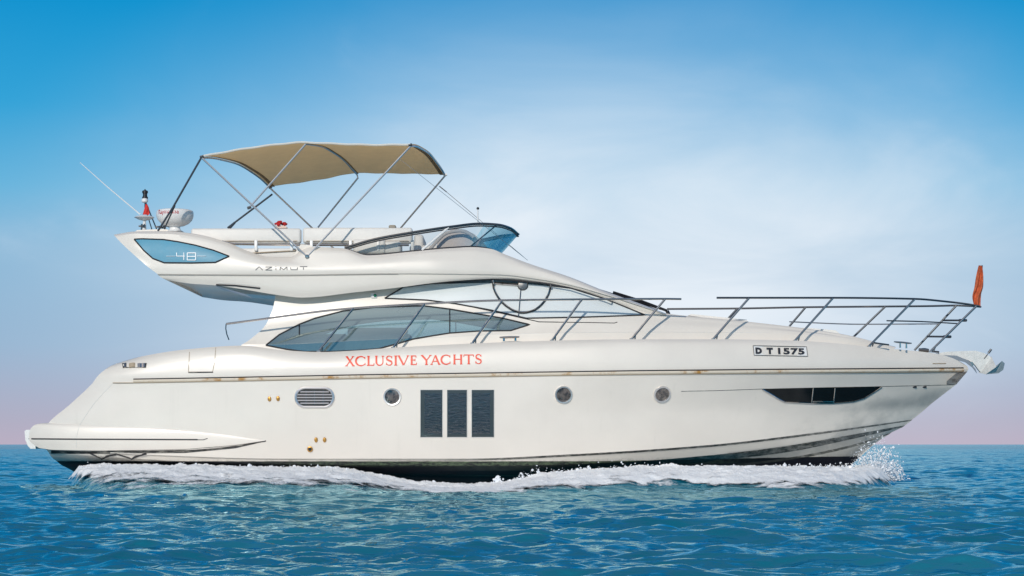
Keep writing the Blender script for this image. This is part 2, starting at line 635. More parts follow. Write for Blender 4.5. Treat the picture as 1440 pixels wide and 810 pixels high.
def big_mesh(name, X, Y, Z, mat_, attrs=None, keep=None):
    a, b = X.shape
    co = np.stack([X, Y, Z], -1).reshape(-1, 3).astype(np.float32)
    idx = np.arange(a * b).reshape(a, b)
    q = np.stack([idx[:-1, :-1], idx[:-1, 1:], idx[1:, 1:], idx[1:, :-1]], -1).reshape(-1, 4)
    if keep is not None:
        q = q[keep.reshape(-1)]
    me = bpy.data.meshes.new(name)
    me.vertices.add(len(co)); me.vertices.foreach_set('co', co.ravel())
    me.loops.add(q.size); me.loops.foreach_set('vertex_index', q.ravel().astype(np.int32))
    me.polygons.add(len(q)); me.polygons.foreach_set('loop_start', np.arange(0, q.size, 4, dtype=np.int32))
    me.polygons.foreach_set('use_smooth', np.ones(len(q), bool))
    me.update(calc_edges=True)
    for k, v in (attrs or {}).items():
        at_ = me.attributes.new(k, 'FLOAT', 'POINT')
        at_.data.foreach_set('value', v.reshape(-1).astype(np.float32))
    me.materials.append(mat_)
    o = bpy.data.objects.new(name, me)
    COL.objects.link(o)
    return o


def sea_material():
    m = bpy.data.materials.new('sea_water')
    m.use_nodes = True
    t = m.node_tree
    b = t.nodes['Principled BSDF']
    tc = N(t, 'ShaderNodeTexCoord')
    cd = N(t, 'ShaderNodeSeparateXYZ')
    t.links.new(tc.outputs['Object'], cd.inputs[0])
    nb = N(t, 'ShaderNodeTexNoise'); nb.inputs['Scale'].default_value = .35; nb.inputs['Detail'].default_value = 4
    t.links.new(tc.outputs['Object'], nb.inputs[0])
    col = mixc(t, maprange(t, nb.outputs[0], .35, .68), (.003, .14, .215), (.012, .20, .285))
    # ripples
    prev = None
    for sc, st, dist, sx in ((1.3, .45, .10, 1.0), (4.0, .65, .05, 1.0), (10.0, .7, .018, 1.0)):
        mp = N(t, 'ShaderNodeMapping')
        mp.inputs['Scale'].default_value = (.6, 1.0, 1)
        mp.inputs['Rotation'].default_value = (0, 0, math.radians(7))
        t.links.new(tc.outputs['Object'], mp.inputs[0])
        n = N(t, 'ShaderNodeTexNoise')
        n.inputs['Scale'].default_value = sc
        n.inputs['Detail'].default_value = 3
        n.inputs['Distortion'].default_value = .4
        t.links.new(mp.outputs[0], n.inputs[0])
        bp = N(t, 'ShaderNodeBump')
        bp.inputs['Strength'].default_value = st
        bp.inputs['Distance'].default_value = dist
        t.links.new(n.outputs[0], bp.inputs['Height'])
        if prev:
            t.links.new(prev.outputs[0], bp.inputs['Normal'])
        prev = bp
    df = N(t, 'ShaderNodeBsdfDiffuse'); t.links.new(col, df.inputs[0]); t.links.new(prev.outputs[0], df.inputs['Normal'])
    gl = N(t, 'ShaderNodeBsdfGlossy'); gl.inputs[0].default_value = (.52, .84, .92, 1); gl.inputs['Roughness'].default_value = .06
    t.links.new(prev.outputs[0], gl.inputs['Normal'])
    fr = N(t, 'ShaderNodeFresnel'); fr.inputs[0].default_value = 1.5; t.links.new(prev.outputs[0], fr.inputs['Normal'])
    mx = N(t, 'ShaderNodeMixShader')
    t.links.new(fr.outputs[0], mx.inputs[0]); t.links.new(df.outputs[0], mx.inputs[1]); t.links.new(gl.outputs[0], mx.inputs[2])
    t.links.new(mx.outputs[0], t.nodes['Material Output'].inputs[0])
    t.nodes.remove(b)
    return m


M_sea = sea_material()

# the wave the hull pushes up along its side
xcol = np.arange(94, 1262, .85)
outer = pchip([94, 115, 160, 250, 400, 500, 560, 620, 700, 760, 860, 960, 1050, 1130, 1190, 1230, 1262],
              [684, 689, 694, 697, 698, 697, 693.5, 696, 694, 691, 689, 688, 689, 690, 688, 685, 683], xcol)
topy = pchip([94, 110, 200, 300, 450, 490, 520, 560, 600, 640, 690, 730, 760, 830, 900, 1000, 1100, 1190, 1225, 1262],
             [662, 655, 654.5, 656, 657, 660, 666, 675, 681.5, 683, 682.5, 676, 670, 664, 659, 657.5, 656.5, 656, 652, 668], xcol)
yin = np.interp(xcol, [90, 400, 900, 1000, 1100, 1200, 1262], [-1.95, -2.12, -2.05, -1.85, -1.35, -.55, -.05])
Hc = CAMZ - (topy - 625) / FPX * (yin - CAMY)
dout = CAMZ * FPX / (outer - 625)
yout = np.minimum(CAMY + dout, yin - .9)


def wake_height(x, y):
    d = np.maximum(y - CAMY, 1.0)
    px = x / d * FPX + 720
    yi = np.interp(px, xcol, yin) + .12; yo = np.interp(px, xcol, yout)
    v = (yi - y) / (yi - yo)
    h = np.interp(px, xcol, Hc) - .03
    end = np.clip((px - 94) / 18, 0, 1) * np.clip((1262 - px) / 25, 0, 1)
    kk = np.interp(px, [94, 500, 700, 1262], [.55, .5, 1, 1])
    vc = np.clip(v, 0, 1)
    p = np.where(v >= 0, (1 - vc) * (1 - kk) + (1 - vc ** 2.4) * kk, np.clip(1 + v * 4, 0, 1))
    return h * p * end


D = np.concatenate([-np.geomspace(20000, 6, 26), [-2, 0, 2], np.geomspace(4, 260, 1150), np.geomspace(300, 30000, 24)])
u = np.concatenate([-np.geomspace(300, 1.05, 22), np.linspace(-1, 1, 760), np.geomspace(1.05, 300, 22)])
Dg, Ug = np.meshgrid(D, u, indexing='ij')
half = 2.6 + .32 * np.abs(Dg)
half = np.minimum(half, 90)
X = Ug * half
Y = CAMY + Dg
spx = np.gradient(X, axis=1); spy = np.gradient(Y, axis=0)
sp = np.maximum(np.abs(spx), np.abs(spy) * .55)
dx, dy, dz = wave_disp(X, Y, sp)
wk = wake_height(X + dx, Y + dy)
sea = big_mesh('sea', X + dx, Y + dy, dz + wk - .035 * (wk > .01), M_sea)
sea['kind'] = 'structure'
del X, Y, dx, dy, dz, spx, spy, sp, Dg, Ug, half

# ------------------------------------------------------------------ the yacht: lofted bodies
yacht = empty('motor_yacht', (0, 0, 0), 'long white flybridge motor yacht with tan bimini and steel rails cruising on blue sea', 'yacht')


def row(pts, n, dense_end=True):
    p = np.asarray(pts, float)
    uu = np.linspace(0, 1, n)
    if dense_end:
        uu = .6 * uu + .4 * (1 - np.cos(uu * math.pi)) / 2
    px = p[0, 0] + (p[-1, 0] - p[0, 0]) * uu
    return px, pchip(p[:, 0], p[:, 1], px)


def row3(pts, n, bfun):
    px, py = row(pts, n)
    b = bfun(px)
    return np.stack([at(a, c, -d) for a, c, d in zip(px, py, b)])


def densify(rows, sharp, k):
    """add rows between the given ones, smooth except at the sharp rows"""
    R = np.array(rows)
    out = [R[0]]
    idx = sorted(set([0, len(R) - 1] + list(sharp)))
    for a, b in zip(idx[:-1], idx[1:]):
        n = b - a
        ks = np.arange(a, b + 1)
        if n == 1:
            for q in range(1, k + 1):
                s = q / k
                out.append(R[a] * (1 - s) + R[b] * s)
            continue
        seg = R[a:b + 1]
        # catmull-rom through rows
        for i in range(n):
            p0 = seg[max(i - 1, 0)]; p1 = seg[i]; p2 = seg[i + 1]; p3 = seg[min(i + 2, n)]
            for q in range(1, k + 1):
                s = q / k
                out.append(.5 * ((2 * p1) + (-p0 + p2) * s + (2 * p0 - 5 * p1 + 4 * p2 - p3) * s * s + (-p0 + 3 * p1 - 3 * p2 + p3) * s ** 3))
    return np.array(out)


def mirror(G):
    H = G.copy(); H[..., 1] *= -1
    return H


def add_body(mb, G, cap_start=True, cap_end=False, mis=None):
    """G rows top..bottom of the starboard side; adds both sides and end caps"""
    P = mirror(G)
    for Q in (G, P):
        if mis is None:
            mb.grid(Q)
        else:
            for i in range(len(Q) - 1):
                mb.grid(Q[i:i + 2], mis[i])
    for flag, j in ((cap_start, 0), (cap_end, -1)):
        if flag:
            C = np.stack([G[:, j], P[:, j]])
            mid = C.mean(0)
            if j == 0:
                pass
            mb.grid(np.stack([G[:, j], mid, P[:, j]]))


def bfun(B, end, L, p, start=100, st=.07, sl=30):
    def f(px):
        s = np.clip((end - px) / L, 0, 1)
        v = B * (1 - (1 - s) ** p)
        v = v * (1 - st * np.exp(-np.clip(px - start, 0, None) / sl))
        v = v * (1 - .05 * np.clip((400 - px) / 340, 0, 1))
        return np.maximum(v, .012)
    return f


RUB = [(188, 535.5), (330, 533), (500, 529.5), (700, 526.5), (900, 523.5), (1100, 521.5), (1250, 520.5), (1362, 519.5)]
NS = 220
b_rub = bfun(2.2, 1363, 560, 2.1, 128)
rub_full = [(130, 539), (160, 536.5)] + RUB[:]
H = []
H.append(row3(rub_full, NS, b_rub))                                                                                        # 0 sharp
H.append(row3([(120, 549), (400, 548.5), (970, 550), (1150, 545.5), (1345, 540.5)], NS, bfun(2.19, 1346, 590, 1.9, 120)))       # 1 knuckle
H.append(row3([(97, 570), (700, 575), (1100, 574), (1312, 566)], NS, bfun(2.18, 1313, 600, 1.85, 97)))
H.append(row3([(66, 598), (700, 605), (1000, 598), (1150, 586), (1297, 579)], NS, bfun(2.16, 1298, 590, 1.80, 66)))
H.append(row3([(64, 630), (200, 639), (400, 645), (650, 645), (800, 639), (1000, 625.5), (1150, 608), (1283, 590)], NS, bfun(2.11, 1284, 580, 1.75, 64)))   # 4 chine
H.append(row3([(65, 632), (200, 641), (400, 647), (650, 648), (800, 642), (1000, 628.5), (1150, 611), (1281, 592)], NS, bfun(2.06, 1282, 585, 1.73, 65)))   # 5
H.append(row3([(69, 637), (300, 650), (700, 655), (870, 650), (1000, 640), (1100, 628), (1200, 611), (1273, 598)], NS, bfun(2.02, 1274, 600, 1.7, 69)))    # 6
H.append(row3([(72, 642), (300, 654), (700, 662), (870, 657), (1000, 648), (1100, 637), (1200, 617), (1269, 601)], NS, bfun(1.90, 1270, 640, 1.55, 72)))   # 7
H.append(row3([(76, 646), (300, 659), (700, 668), (900, 664), (1060, 650), (1130, 640), (1200, 625), (1254, 608)], NS, bfun(1.78, 1255, 640, 1.5, 76)))    # 8
H.append(row3([(78, 647), (300, 661), (700, 670), (900, 667), (1060, 653), (1130, 643.5), (1200, 628.5), (1250, 611)], NS, bfun(1.70, 1252, 640, 1.5, 78))) # 9
H.append(row3([(88, 655), (130, 672), (300, 684), (700, 690), (1000, 680), (1150, 662), (1228, 626)], NS, bfun(1.25, 1229, 640, 1.4, 88)))
keel = row3([(96, 657), (150, 690), (400, 705), (800, 712), (1050, 704), (1150, 684), (1195, 656)], NS, bfun(0.012, 1196, 10, 1, 100, 0))
H.append(keel)
K = 4
sharpH = [1, 4, 5, 6, 7, 8, 9]
HG = densify(H, sharpH, K)
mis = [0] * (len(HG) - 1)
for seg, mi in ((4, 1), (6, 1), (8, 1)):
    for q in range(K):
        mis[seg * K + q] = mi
mb = MB()
add_body(mb, HG, True, False, mis)


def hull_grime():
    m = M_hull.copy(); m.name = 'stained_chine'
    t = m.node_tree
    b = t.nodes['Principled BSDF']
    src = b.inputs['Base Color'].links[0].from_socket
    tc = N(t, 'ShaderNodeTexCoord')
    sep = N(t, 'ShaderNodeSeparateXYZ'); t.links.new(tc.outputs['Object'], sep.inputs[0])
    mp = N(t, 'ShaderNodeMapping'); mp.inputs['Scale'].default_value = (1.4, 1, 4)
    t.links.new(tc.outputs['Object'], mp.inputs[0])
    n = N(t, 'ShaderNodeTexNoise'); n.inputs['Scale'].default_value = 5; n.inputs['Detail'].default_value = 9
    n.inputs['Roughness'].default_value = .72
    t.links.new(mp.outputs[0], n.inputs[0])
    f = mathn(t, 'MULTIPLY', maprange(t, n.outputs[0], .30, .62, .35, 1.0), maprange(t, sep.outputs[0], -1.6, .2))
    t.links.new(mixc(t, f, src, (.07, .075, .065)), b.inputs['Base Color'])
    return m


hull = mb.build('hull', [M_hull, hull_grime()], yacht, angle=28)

# topsides above the rub rail, and the deck
T = []
T.append(row3(rub_full, NS, b_rub))
T.append(row3([(139, 527), (200, 523), (400, 517), (900, 507), (1200, 507), (1330, 511), (1361.5, 518)], NS, bfun(2.2, 1363, 560, 2.1, 135)))
T.append(row3([(153, 516), (200, 508), (265, 499), (340, 494.5), (400, 500), (450, 502), (552, 496), (664, 491), (775, 487), (888, 485), (1003, 485), (1118, 487), (1222, 496), (1300, 502), (1361, 517)], NS,
              bfun(2.15, 1362.5, 560, 2.0, 150)))
deck_edge = [(163, 511), (200, 501), (265, 491), (340, 486), (400, 492.5), (450, 495), (500, 493), (552, 489), (664, 483), (775, 479), (888, 477), (1003, 477), (1118, 479), (1180, 483), (1225, 488), (1260, 491), (1320, 498), (1345, 506), (1360.5, 516.5)]
b_deck = bfun(2.04, 1362, 560, 1.95, 163)
T.append(row3(deck_edge, NS, b_deck))
e = T[-1]
inn = e.copy(); inn[:, 1] = np.minimum(e[:, 1] + .06, -0.006); inn[:, 2] -= .012
inn2 = e.copy(); inn2[:, 1] = e[:, 1] * .6; inn2[:, 2] -= .0
inn3 = e.copy(); inn3[:, 1] = 0; inn3[:, 2] += .02
TG = np.concatenate([densify(T, [], 4)[::-1][::-1], inn[None], inn2[None], inn3[None]])
mb = MB()
add_body(mb, TG, True)
topsides = mb.build('topsides', M_gel, yacht, angle=40)

# saloon body -------------------------------------------------------
NC = 1500
gk = lambda px: pchip([330, 800, 950, 1050, 1180, 1265], [1, 1, .84, .68, .42, .12], px)
kb = lambda B: (lambda px: B * gk(px))
Kr = []
Kr.append(row3([(338, 488), (400, 498), (500, 499), (664, 489), (888, 483), (1118, 485), (1200, 488), (1256, 493)], NC, kb(1.76)))
Kr.append(row3([(340, 484.5), (400, 484), (500, 479), (690, 471), (900, 467), (1080, 468.5), (1180, 475), (1257, 490.5)], NC, kb(1.75)))
Kr.append(row3([(352, 477), (500, 464), (740, 458), (900, 457), (1000, 460), (1100, 465), (1200, 476), (1258, 490)], NC, kb(1.69)))
Kr.append(row3([(372, 459), (500, 441), (740, 435), (880, 445), (940, 450), (1040, 457), (1150, 468), (1259, 489.5)], NC, kb(1.61)))
Kr.append(row3([(383, 436), (500, 420), (700, 414), (860, 431), (935, 443.5), (1040, 453.5), (1180, 470), (1260, 489)], NC, kb(1.56)))
Kr.append(row3([(388, 412), (500, 404), (700, 398), (800, 406), (860, 424), (935, 440.5), (1040, 451), (1180, 469), (1260, 488.5)], NC, kb(1.50)))
KG = densify(Kr, [1], 22)
mid_ = KG[-1].copy(); mid_[:, 1] *= .5; mid_[:, 2] += .02
top_ = KG[-1].copy(); top_[:, 1] = 0; top_[:, 2] += .03
KGf = np.concatenate([KG, mid_[None], top_[None]])

LOWWIN = [(374, 485.5), (393, 470.5), (421, 456), (443, 447.5), (482, 437.5), (527, 432), (596, 430), (632, 434.5), (707, 447.5), (745, 456.5),
          (718, 465), (674, 465.5), (632, 468.5), (582, 476.5), (556, 484), (532, 490.5), (499, 493), (465, 494.5), (429, 494.5), (402, 491)]
UPWIN = [(541, 419.5), (567, 404), (600, 399.5), (640, 395.5), (700, 392.5), (760, 397.5), (800, 404.5), (850, 420), (907, 443),
         (822, 446), (740, 447.5), (690, 436), (640, 427), (600, 422)]


def smooth_poly(poly, step=3.0):
    return dens(poly + [poly[0]], step)[:-1]


def inside(px, py, poly):
    r = np.zeros(px.shape, bool)
    n = len(poly)
    for i in range(n):
        x1, y1 = poly[i]; x2, y2 = poly[(i + 1) % n]
        c = ((y1 > py) != (y2 > py)) & (px < (x2 - x1) * (py - y1) / (y2 - y1 + 1e-12) + x1)
        r ^= c
    return r


cen = (KGf[:-1, :-1] + KGf[1:, :-1] + KGf[:-1, 1:] + KGf[1:, 1:]) / 4
cpx, cpy = proj(cen)
in_low = inside(cpx, cpy, LOWWIN)
in_up = inside(cpx, cpy, UPWIN)
in_low[-2:] = False; in_up[-2:] = False


def faces_of(G, keep):
    a, b = G.shape[:2]
    idx = np.arange(a * b).reshape(a, b)
    q = np.stack([idx[:-1, :-1], idx[:-1, 1:], idx[1:, 1:], idx[1:, :-1]], -1)[keep]
    used = np.unique(q)
    mp_ = -np.ones(a * b, int); mp_[used] = np.arange(len(used))
    return G.reshape(-1, 3)[used], mp_[q]


mb = MB()
v, f = faces_of(KGf, ~(in_low | in_up)); mb.add(v, f)
v, f = faces_of(mirror(KGf), ~(in_low | in_up)); mb.add(v, f)
mb.grid(np.stack([KGf[:, 0], mirror(KGf)[:, 0]]))
cabin = mb.build('cabin', M_gel, yacht, angle=40)

BV = MB(); BV.grid(KGf); cab_bvh = BVHTree.FromPolygons(BV.v, BV.f)

# flybridge ---------------------------------------------------------
NF = 320
F0 = [(160, 330), (190, 325.5), (235, 325), (275, 329), (320, 341), (350, 353.5), (380, 361.5), (408, 362), (424, 352), (440, 347), (470, 348.5), (484, 349.5), (517, 359), (577, 354), (632, 349), (665, 347.5), (690, 350), (712, 358.5), (745, 371), (800, 389), (850, 409), (900, 427), (936, 440.5)]
bF = lambda B: (lambda px: B * pchip([160, 200, 600, 660, 700, 760, 860, 940], [.95, 1, 1, .97, .92, .87, .82, .76], px))
Fr = []
Fr.append(row3(F0, NF, bF(1.70)))
Fr.append(row3([(162, 332.5), (190, 328.5), (235, 329), (275, 334), (320, 346), (350, 358), (380, 366), (408, 367), (424, 358), (440, 353), (484, 354), (517, 363), (577, 358), (632, 353.5), (665, 353), (700, 359), (745, 374), (800, 391), (850, 410.5), (936, 441)], NF, bF(1.78)))
Fr.append(row3([(176, 347), (235, 350), (320, 362), (400, 372), (500, 370), (600, 366), (690, 368), (760, 382), (850, 412.5), (937, 441.5)], NF, bF(1.84)))
Fr.append(row3([(204, 372), (300, 378), (430, 380), (600, 378), (700, 381), (760, 389), (850, 414), (937, 442)], NF, bF(1.86)))
Fr.append(row3([(221, 385), (400, 386), (560, 384.5), (700, 386), (760, 393), (830, 408), (900, 430), (936, 442)], NF, bF(1.85)))
Fr.append(row3([(223, 387.5), (400, 388.7), (560, 386), (700, 387), (760, 394), (830, 409), (900, 430.5), (936, 442.5)], NF, bF(1.815)))
Fr.append(row3([(228, 391), (300, 394), (385, 404), (425, 408), (500, 403), (567, 396), (640, 392), (700, 390), (760, 396), (830, 411), (900, 435), (930, 443)], NF, bF(1.80)))
Fr.append(row3([(235, 394), (270, 399), (300, 401), (340, 406.5), (385, 414), (425, 418.5), (500, 411), (567, 403.5), (600, 399), (640, 395), (700, 392), (760, 397), (800, 404), (850, 419.5), (907, 443), (925, 445)], NF, bF(1.765)))
FG = densify(Fr, [1, 4, 5, 7], 4)
under = FG[-1].copy(); under[:, 1] *= .80; under[:, 2] += .03
under2 = FG[-1].copy(); under2[:, 1] = 0; under2[:, 2] += .05
t0 = FG[0].copy(); pxs = proj(t0)[0]
dep = pchip([150, 325, 365, 680, 715, 950], [0, 0, .38, .38, 0, 0], pxs)
i1 = t0.copy(); i1[:, 1] += .10
i2 = i1.copy(); i2[:, 2] -= dep; i2[:, 1] += .02
i3 = i2.copy(); i3[:, 1] = 0; i3[:, 2] += .02
FGf = np.concatenate([i3[None], i2[None], i1[None], FG, under[None], under2[None]])
mb = MB()
add_body(mb, FGf, True, True)
fly = mb.build('flybridge', M_gel, yacht, angle=40)

# swim platform and the side moulding that runs forward from it ------
NP = 120
def pb(extra):
    def f(px):
        base = bfun(2.14, 1298, 620, 1.65, 40, .10, 30)(px)
        return base + extra * np.clip((380 - px) / 330, 0, 1) ** .6
    return f
P_ = []
P_.append(row3([(64, 594.5), (110, 595), (200, 597), (300, 606), (377, 620)], NP, pb(-.06)))
P_.append(row3([(50, 597), (110, 598), (200, 600), (300, 608), (377, 620)], NP, pb(.015)))
P_.append(row3([(42.5, 604), (110, 606), (250, 608), (377, 620)], NP, pb(.045)))
P_.append(row3([(41, 615), (110, 616), (280, 617), (377, 620)], NP, pb(.055)))
P_.append(row3([(43, 622), (110, 624), (280, 625), (340, 623.5), (377, 620)], NP, pb(.05)))
P_.append(row3([(55, 630), (75, 632.5), (160, 633.5), (260, 632.5), (330, 627), (377, 620.2)], NP, pb(.03)))
P_.append(row3([(66, 632.5), (110, 635), (200, 636), (260, 635), (330, 629), (377, 620.6)], NP, pb(-.12)))
PG = densify(P_, [5], 4)
# platform deck and underside only aft; the moulding closes against the hull
mb = MB()
add_body(mb, PG, True)
a_ = PG[0][:18]; b_ = mirror(PG)[0][:18]; mb.grid(np.stack([a_, b_]))
a_ = PG[-1][:18]; b_ = mirror(PG)[-1][:18]; mb.grid(np.stack([a_, b_]))
platform = mb.build('swim_platform', M_gel, yacht, angle=40)

# surface to lay fittings on
dg = MB()
for G in (HG, TG, KGf, FGf, PG):
    dg.grid(G)
ALL = BVHTree.FromPolygons(dg.v, dg.f)
CAMV = Vector((0, CAMY, CAMZ))


def cast(px, py, off=.004, y_default=-1.7):
    d = (Vector(at(px, py, 0)) - CAMV).normalized()
    loc, nrm, i, dist = ALL.ray_cast(CAMV, d)
    if loc is None or loc.y > .6:
        return Vector(at(px, py, y_default)), Vector((0, -1, 0))
    if nrm.y > 0:
        nrm = -nrm
    return loc + nrm * off, nrm


def line_on(mb, pts, r, off=.002, step=4, n=6, mi=0, y_default=-1.7):
    P = dens(pts, step)
    mb.tube([cast(p[0], p[1], off, y_default)[0] for p in P], r, n, mi=mi)
    return mb


def strip_on(mb, top, bot, n=40, m=4, off=.004, mi=0, x0=None, x1=None):
    """a sheet laid on the body between two px curves (both functions of px)"""
    top = np.asarray(top, float); bot = np.asarray(bot, float)
    x0 = x0 if x0 is not None else max(top[0, 0], bot[0, 0]); x1 = x1 if x1 is not None else min(top[-1, 0], bot[-1, 0])
    G = []
    for x in np.linspace(x0, x1, n):
        a = np.interp(x, top[:, 0], top[:, 1]); b = np.interp(x, bot[:, 0], bot[:, 1])
        G.append([cast(x, a + (b - a) * j / m, off)[0] for j in range(m + 1)])
    mb.grid(np.array([[tuple(v) for v in r] for r in G]), mi)
    return mb


# ---- rub rail
mb = MB()
R_ = dens(RUB, 8)
mb.tube([cast(p[0], p[1] + .3, .004)[0] for p in R_[:-1]] , .026, 8)
rub = mb.build('rub_rail', M_rust, yacht)
mb = MB(); line_on(mb, [(p[0], p[1] - 2.3) for p in R_[:-1]], .011, .012, 8)
mb.build('rail_gasket', M_seal, rub)
mb = MB(); line_on(mb, [(159, 538.5), (188, 538.4)] + [(p[0], p[1] + 2.7) for p in R_[:-1]], .008, .012, 8)
mb.build('lower_trim', M_tan, rub)

# ---- hull seams, grooves
mb = MB()
line_on(mb, [(158, 540), (146, 552), (132, 568), (122, 582), (112, 598), (108, 612), (107.5, 630)], .0045, .0)
mb.build('hull_seam', M_gel2, hull)
mb = MB()
line_on(mb, [(41, 617), (120, 617.6), (278, 618.2)], .011, .004)
line_on(mb, [(278, 618.5), (286, 618.5), (292, 616.5)], .006, .002)
mb.build('platform_strip', M_seal, platform)
mb = MB()
strip_on(mb, [(150, 633.5), (190, 633), (260, 631.6), (330, 626), (374, 619.6)], [(150, 635.5), (190, 637.5), (260, 637), (330, 630.5), (374, 620.6)], 80, 2, .006)
mb.build('scum_line', M_grime2, platform)
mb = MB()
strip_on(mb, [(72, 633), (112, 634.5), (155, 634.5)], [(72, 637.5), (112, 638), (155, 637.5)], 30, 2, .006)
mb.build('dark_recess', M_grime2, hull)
mb = MB()
line_on(mb, [(124, 636), (143, 645), (163, 638), (185, 645), (206, 637)], .014, .0, 3)
line_on(mb, [(143, 645.5), (150, 641.5), (163, 639)], .018, .0, 3); line_on(mb, [(185, 645.5), (192, 641.5), (206, 638)], .018, .0, 3)
mb.build('underside_seam', M_seal, hull)
mb = MB(); mb.prism([(34.5, 606), (37, 604.5), (50, 604), (50, 631), (43, 631), (39, 627), (35.5, 618)], -1.55, -.2)
mb.build('stern_fender_pad', M_white, platform, angle=50)

# knuckle line forward
mb = MB(); line_on(mb, [(958, 550.3), (1010, 549.3), (1072, 547), (1240, 543.5), (1342, 541)], [.0015] * 0 or .0045, .0)
mb.build('knuckle_groove', M_grime2, hull)
for x_ in (1286, 1300):
    mb = MB(); mb.box(cast(x_, 544, .004)[0], (.07, .03, .03), bevel=.012)
    mb.build('drain_scupper', M_black, hull)
mb = MB(); strip_on(mb, [(1331, 536), (1345, 524), (1360.5, 522.2)], [(1331, 540.8), (1345, 540.4), (1360.5, 522.5)], 14, 3, .005)
mb.build('stem_plate', grime('weathered_steel', (.30, .31, .31), (.12, .12, .12), 6, .35, .65), hull)

# ---- windows of the saloon
def window(mask, poly, lines, mglass, name):
    for G in (KGf, mirror(KGf)):
        v, f = faces_of(G, mask)
        mb = MB(); mb.add(v, f)
        o = mb.build(name, mglass, yacht, angle=60)
        side = -1 if G[0, 0, 1] < 0 else 1
        mb = MB()
        P = dens(poly + [poly[0]], 3)
        pts = [cast_cab(p[0], p[1], side) for p in P]
        mb.tube(pts, .0125, 6, cap=False)
        mb.build('window_seal', M_seal, o)
        for L in lines:
            mb = MB()
            mb.tube([cast_cab(p[0], p[1], side) for p in dens(L, 3)], .011, 6)
            mb.build('mullion', M_seal, o)


def cast_cab(px, py, side):
    d = (Vector(at(px, py, 0)) - CAMV).normalized()
    loc, nrm, i, dist = cab_bvh.ray_cast(CAMV, d)
    if loc is None:
        loc = Vector(at(px, py, -1.6)); nrm = Vector((0, -1, 0))
    if nrm.y > 0:
        nrm = -nrm
    p = loc + nrm * .003
    if side > 0:
        p = Vector((p.x, -p.y, p.z))
    return p


window(in_low, LOWWIN, [[(632.5, 434.5), (632.5, 468)], [(421, 456), (421, 471)]], M_glass_low, 'saloon_window')
window(in_up, UPWIN, [], M_glass_up, 'upper_side_window')

# trim below the upper window
mb = MB()
line_on(mb, [(640, 426.5), (700, 439.5), (758, 452.6), (785, 453)], .008, .0)
line_on(mb, [(785, 453), (830, 453.6), (864, 454.3), (868, 453)], .007, .0)
mb.build('window_trim', M_seal, cabin)
mb = MB(); line_on(mb, [(600, 475), (690, 470.6), (760, 468.7), (900, 466.7), (1080, 468)], .0045, -.001)
mb.build('deckhouse_seam', M_gel2, cabin)

# round opening light of the upper window
mb = MB()
arc = [(693, 395), (694, 404), (698, 414), (705, 424), (714, 432), (724, 437.5), (735, 440), (747, 438), (757, 432.5), (766, 423), (772, 412), (774.5, 402)]
A = spline(arc, 40)
mb.tube([cast_cab(p[0], p[1], -1) - Vector((0, .015, 0)) for p in A], .016, 8)
ring = mb.build('opening_light_frame', M_seal, yacht)
mb = MB()
A2 = spline([(p[0] * .985 + 733 * .015, p[1] - 1.0) for p in arc], 40)
mb.tube([cast_cab(p[0], p[1], -1) - Vector((0, .035, 0)) for p in A2], .007, 6)
mb.tube([cast_cab(p[0], p[1], -1) - Vector((0, .02, 0)) for p in dens([(696, 398.5), (729, 401)], 4)], .022, 8)
mb.build('hinge_bar', M_steel, ring)
mb = MB()
mb.tube([cast_cab(p[0], p[1], -1) - Vector((0, .02, 0)) for p in dens([(732.5, 405), (729.5, 440), (729, 446)], 6)], .008, 6)
c_ = cast_cab(735, 401.5, -1)
mb.lathe((c_.x, c_.y - .01, c_.z), [(.085, 0), (.085, .02), (.07, .035), (.02, .04)], 24, axis='y')
mb.build('latch', M_steel_d, ring)

# saloon interior: floor, sofa, galley
mb = MB()
zf = at(600, 497, -1.7)[2]
def blk(px0, px1, z0, z1, y0, y1, mi=0, bv=.04):
    x0 = at(px0, 0, -1.7)[0]; x1 = at(px1, 0, -1.7)[0]
    mb.box(((x0 + x1) / 2, (y0 + y1) / 2, (z0 + z1) / 2), (x1 - x0, y1 - y0, z1 - z0), mi, bevel=bv)
for q in ((385, 470, .44, .55, 1.2), (470, 560, .56, .75, 1.15), (395, 455, .30, -1.2, -.7), (480, 575, .34, -1.1, -.6), (575, 625, .40, .7, 1.2)):
    mb = MB(); blk(q[0], q[1], zf, zf + q[2], q[3], q[4]); mb.build('saloon_sofa', M_sofa, yacht)
mb = MB(); blk(600, 690, zf, zf + .30, .4, 1.2, 0, .02); mb.build('galley_counter', M_wood, yacht)

# windscreen laid in the front slope between the pillars
G = []
for x_ in np.linspace(775, 915, 24):
    zz = pchip([p[0] for p in F0], [p[1] for p in F0], x_)
    base = at(x_, zz, -1.70 * float(bF(1)(x_)))
    G.append([(base[0], s * (abs(base[1]) - .16), base[2] + .012 + .02 * (1 - s * s)) for s in np.linspace(-1, 1, 17)])
mb = MB(); mb.grid(np.array(G))
ws = mb.build('front_windscreen', mat('dark_windscreen_glass', (.02, .025, .03), .05, spec=.8), yacht)
# wipers parked on the windscreen
for (a, b, yy) in (((842, 408), (921, 436), -1.18), ((862, 411), (938, 437), -.75)):
    mb = MB()
    A = at(a[0], a[1], yy); B = at(b[0], b[1], yy + .05)
    mb.tube([A, A * .5 + B * .5 + np.array([0, 0, .015]), B], .024, 6)
    mb.tube([A + np.array([.02, 0, -.03]), B + np.array([-.1, 0, .03])], .02, 6)
    mb.tube([B, B + np.array([.03, 0, -.06])], .03, 8)
    mb.build('wiper', M_black, yacht)

# ---- lower hull fittings
def pane_flat(name, pts, mat_, off, parent, bevel_mat=None):
    mb = MB()
    P = [cast(p[0], p[1], off)[0] for p in pts]
    mb.add(P, [tuple(range(len(P)))])
    return mb.build(name, mat_, parent, smooth=False)


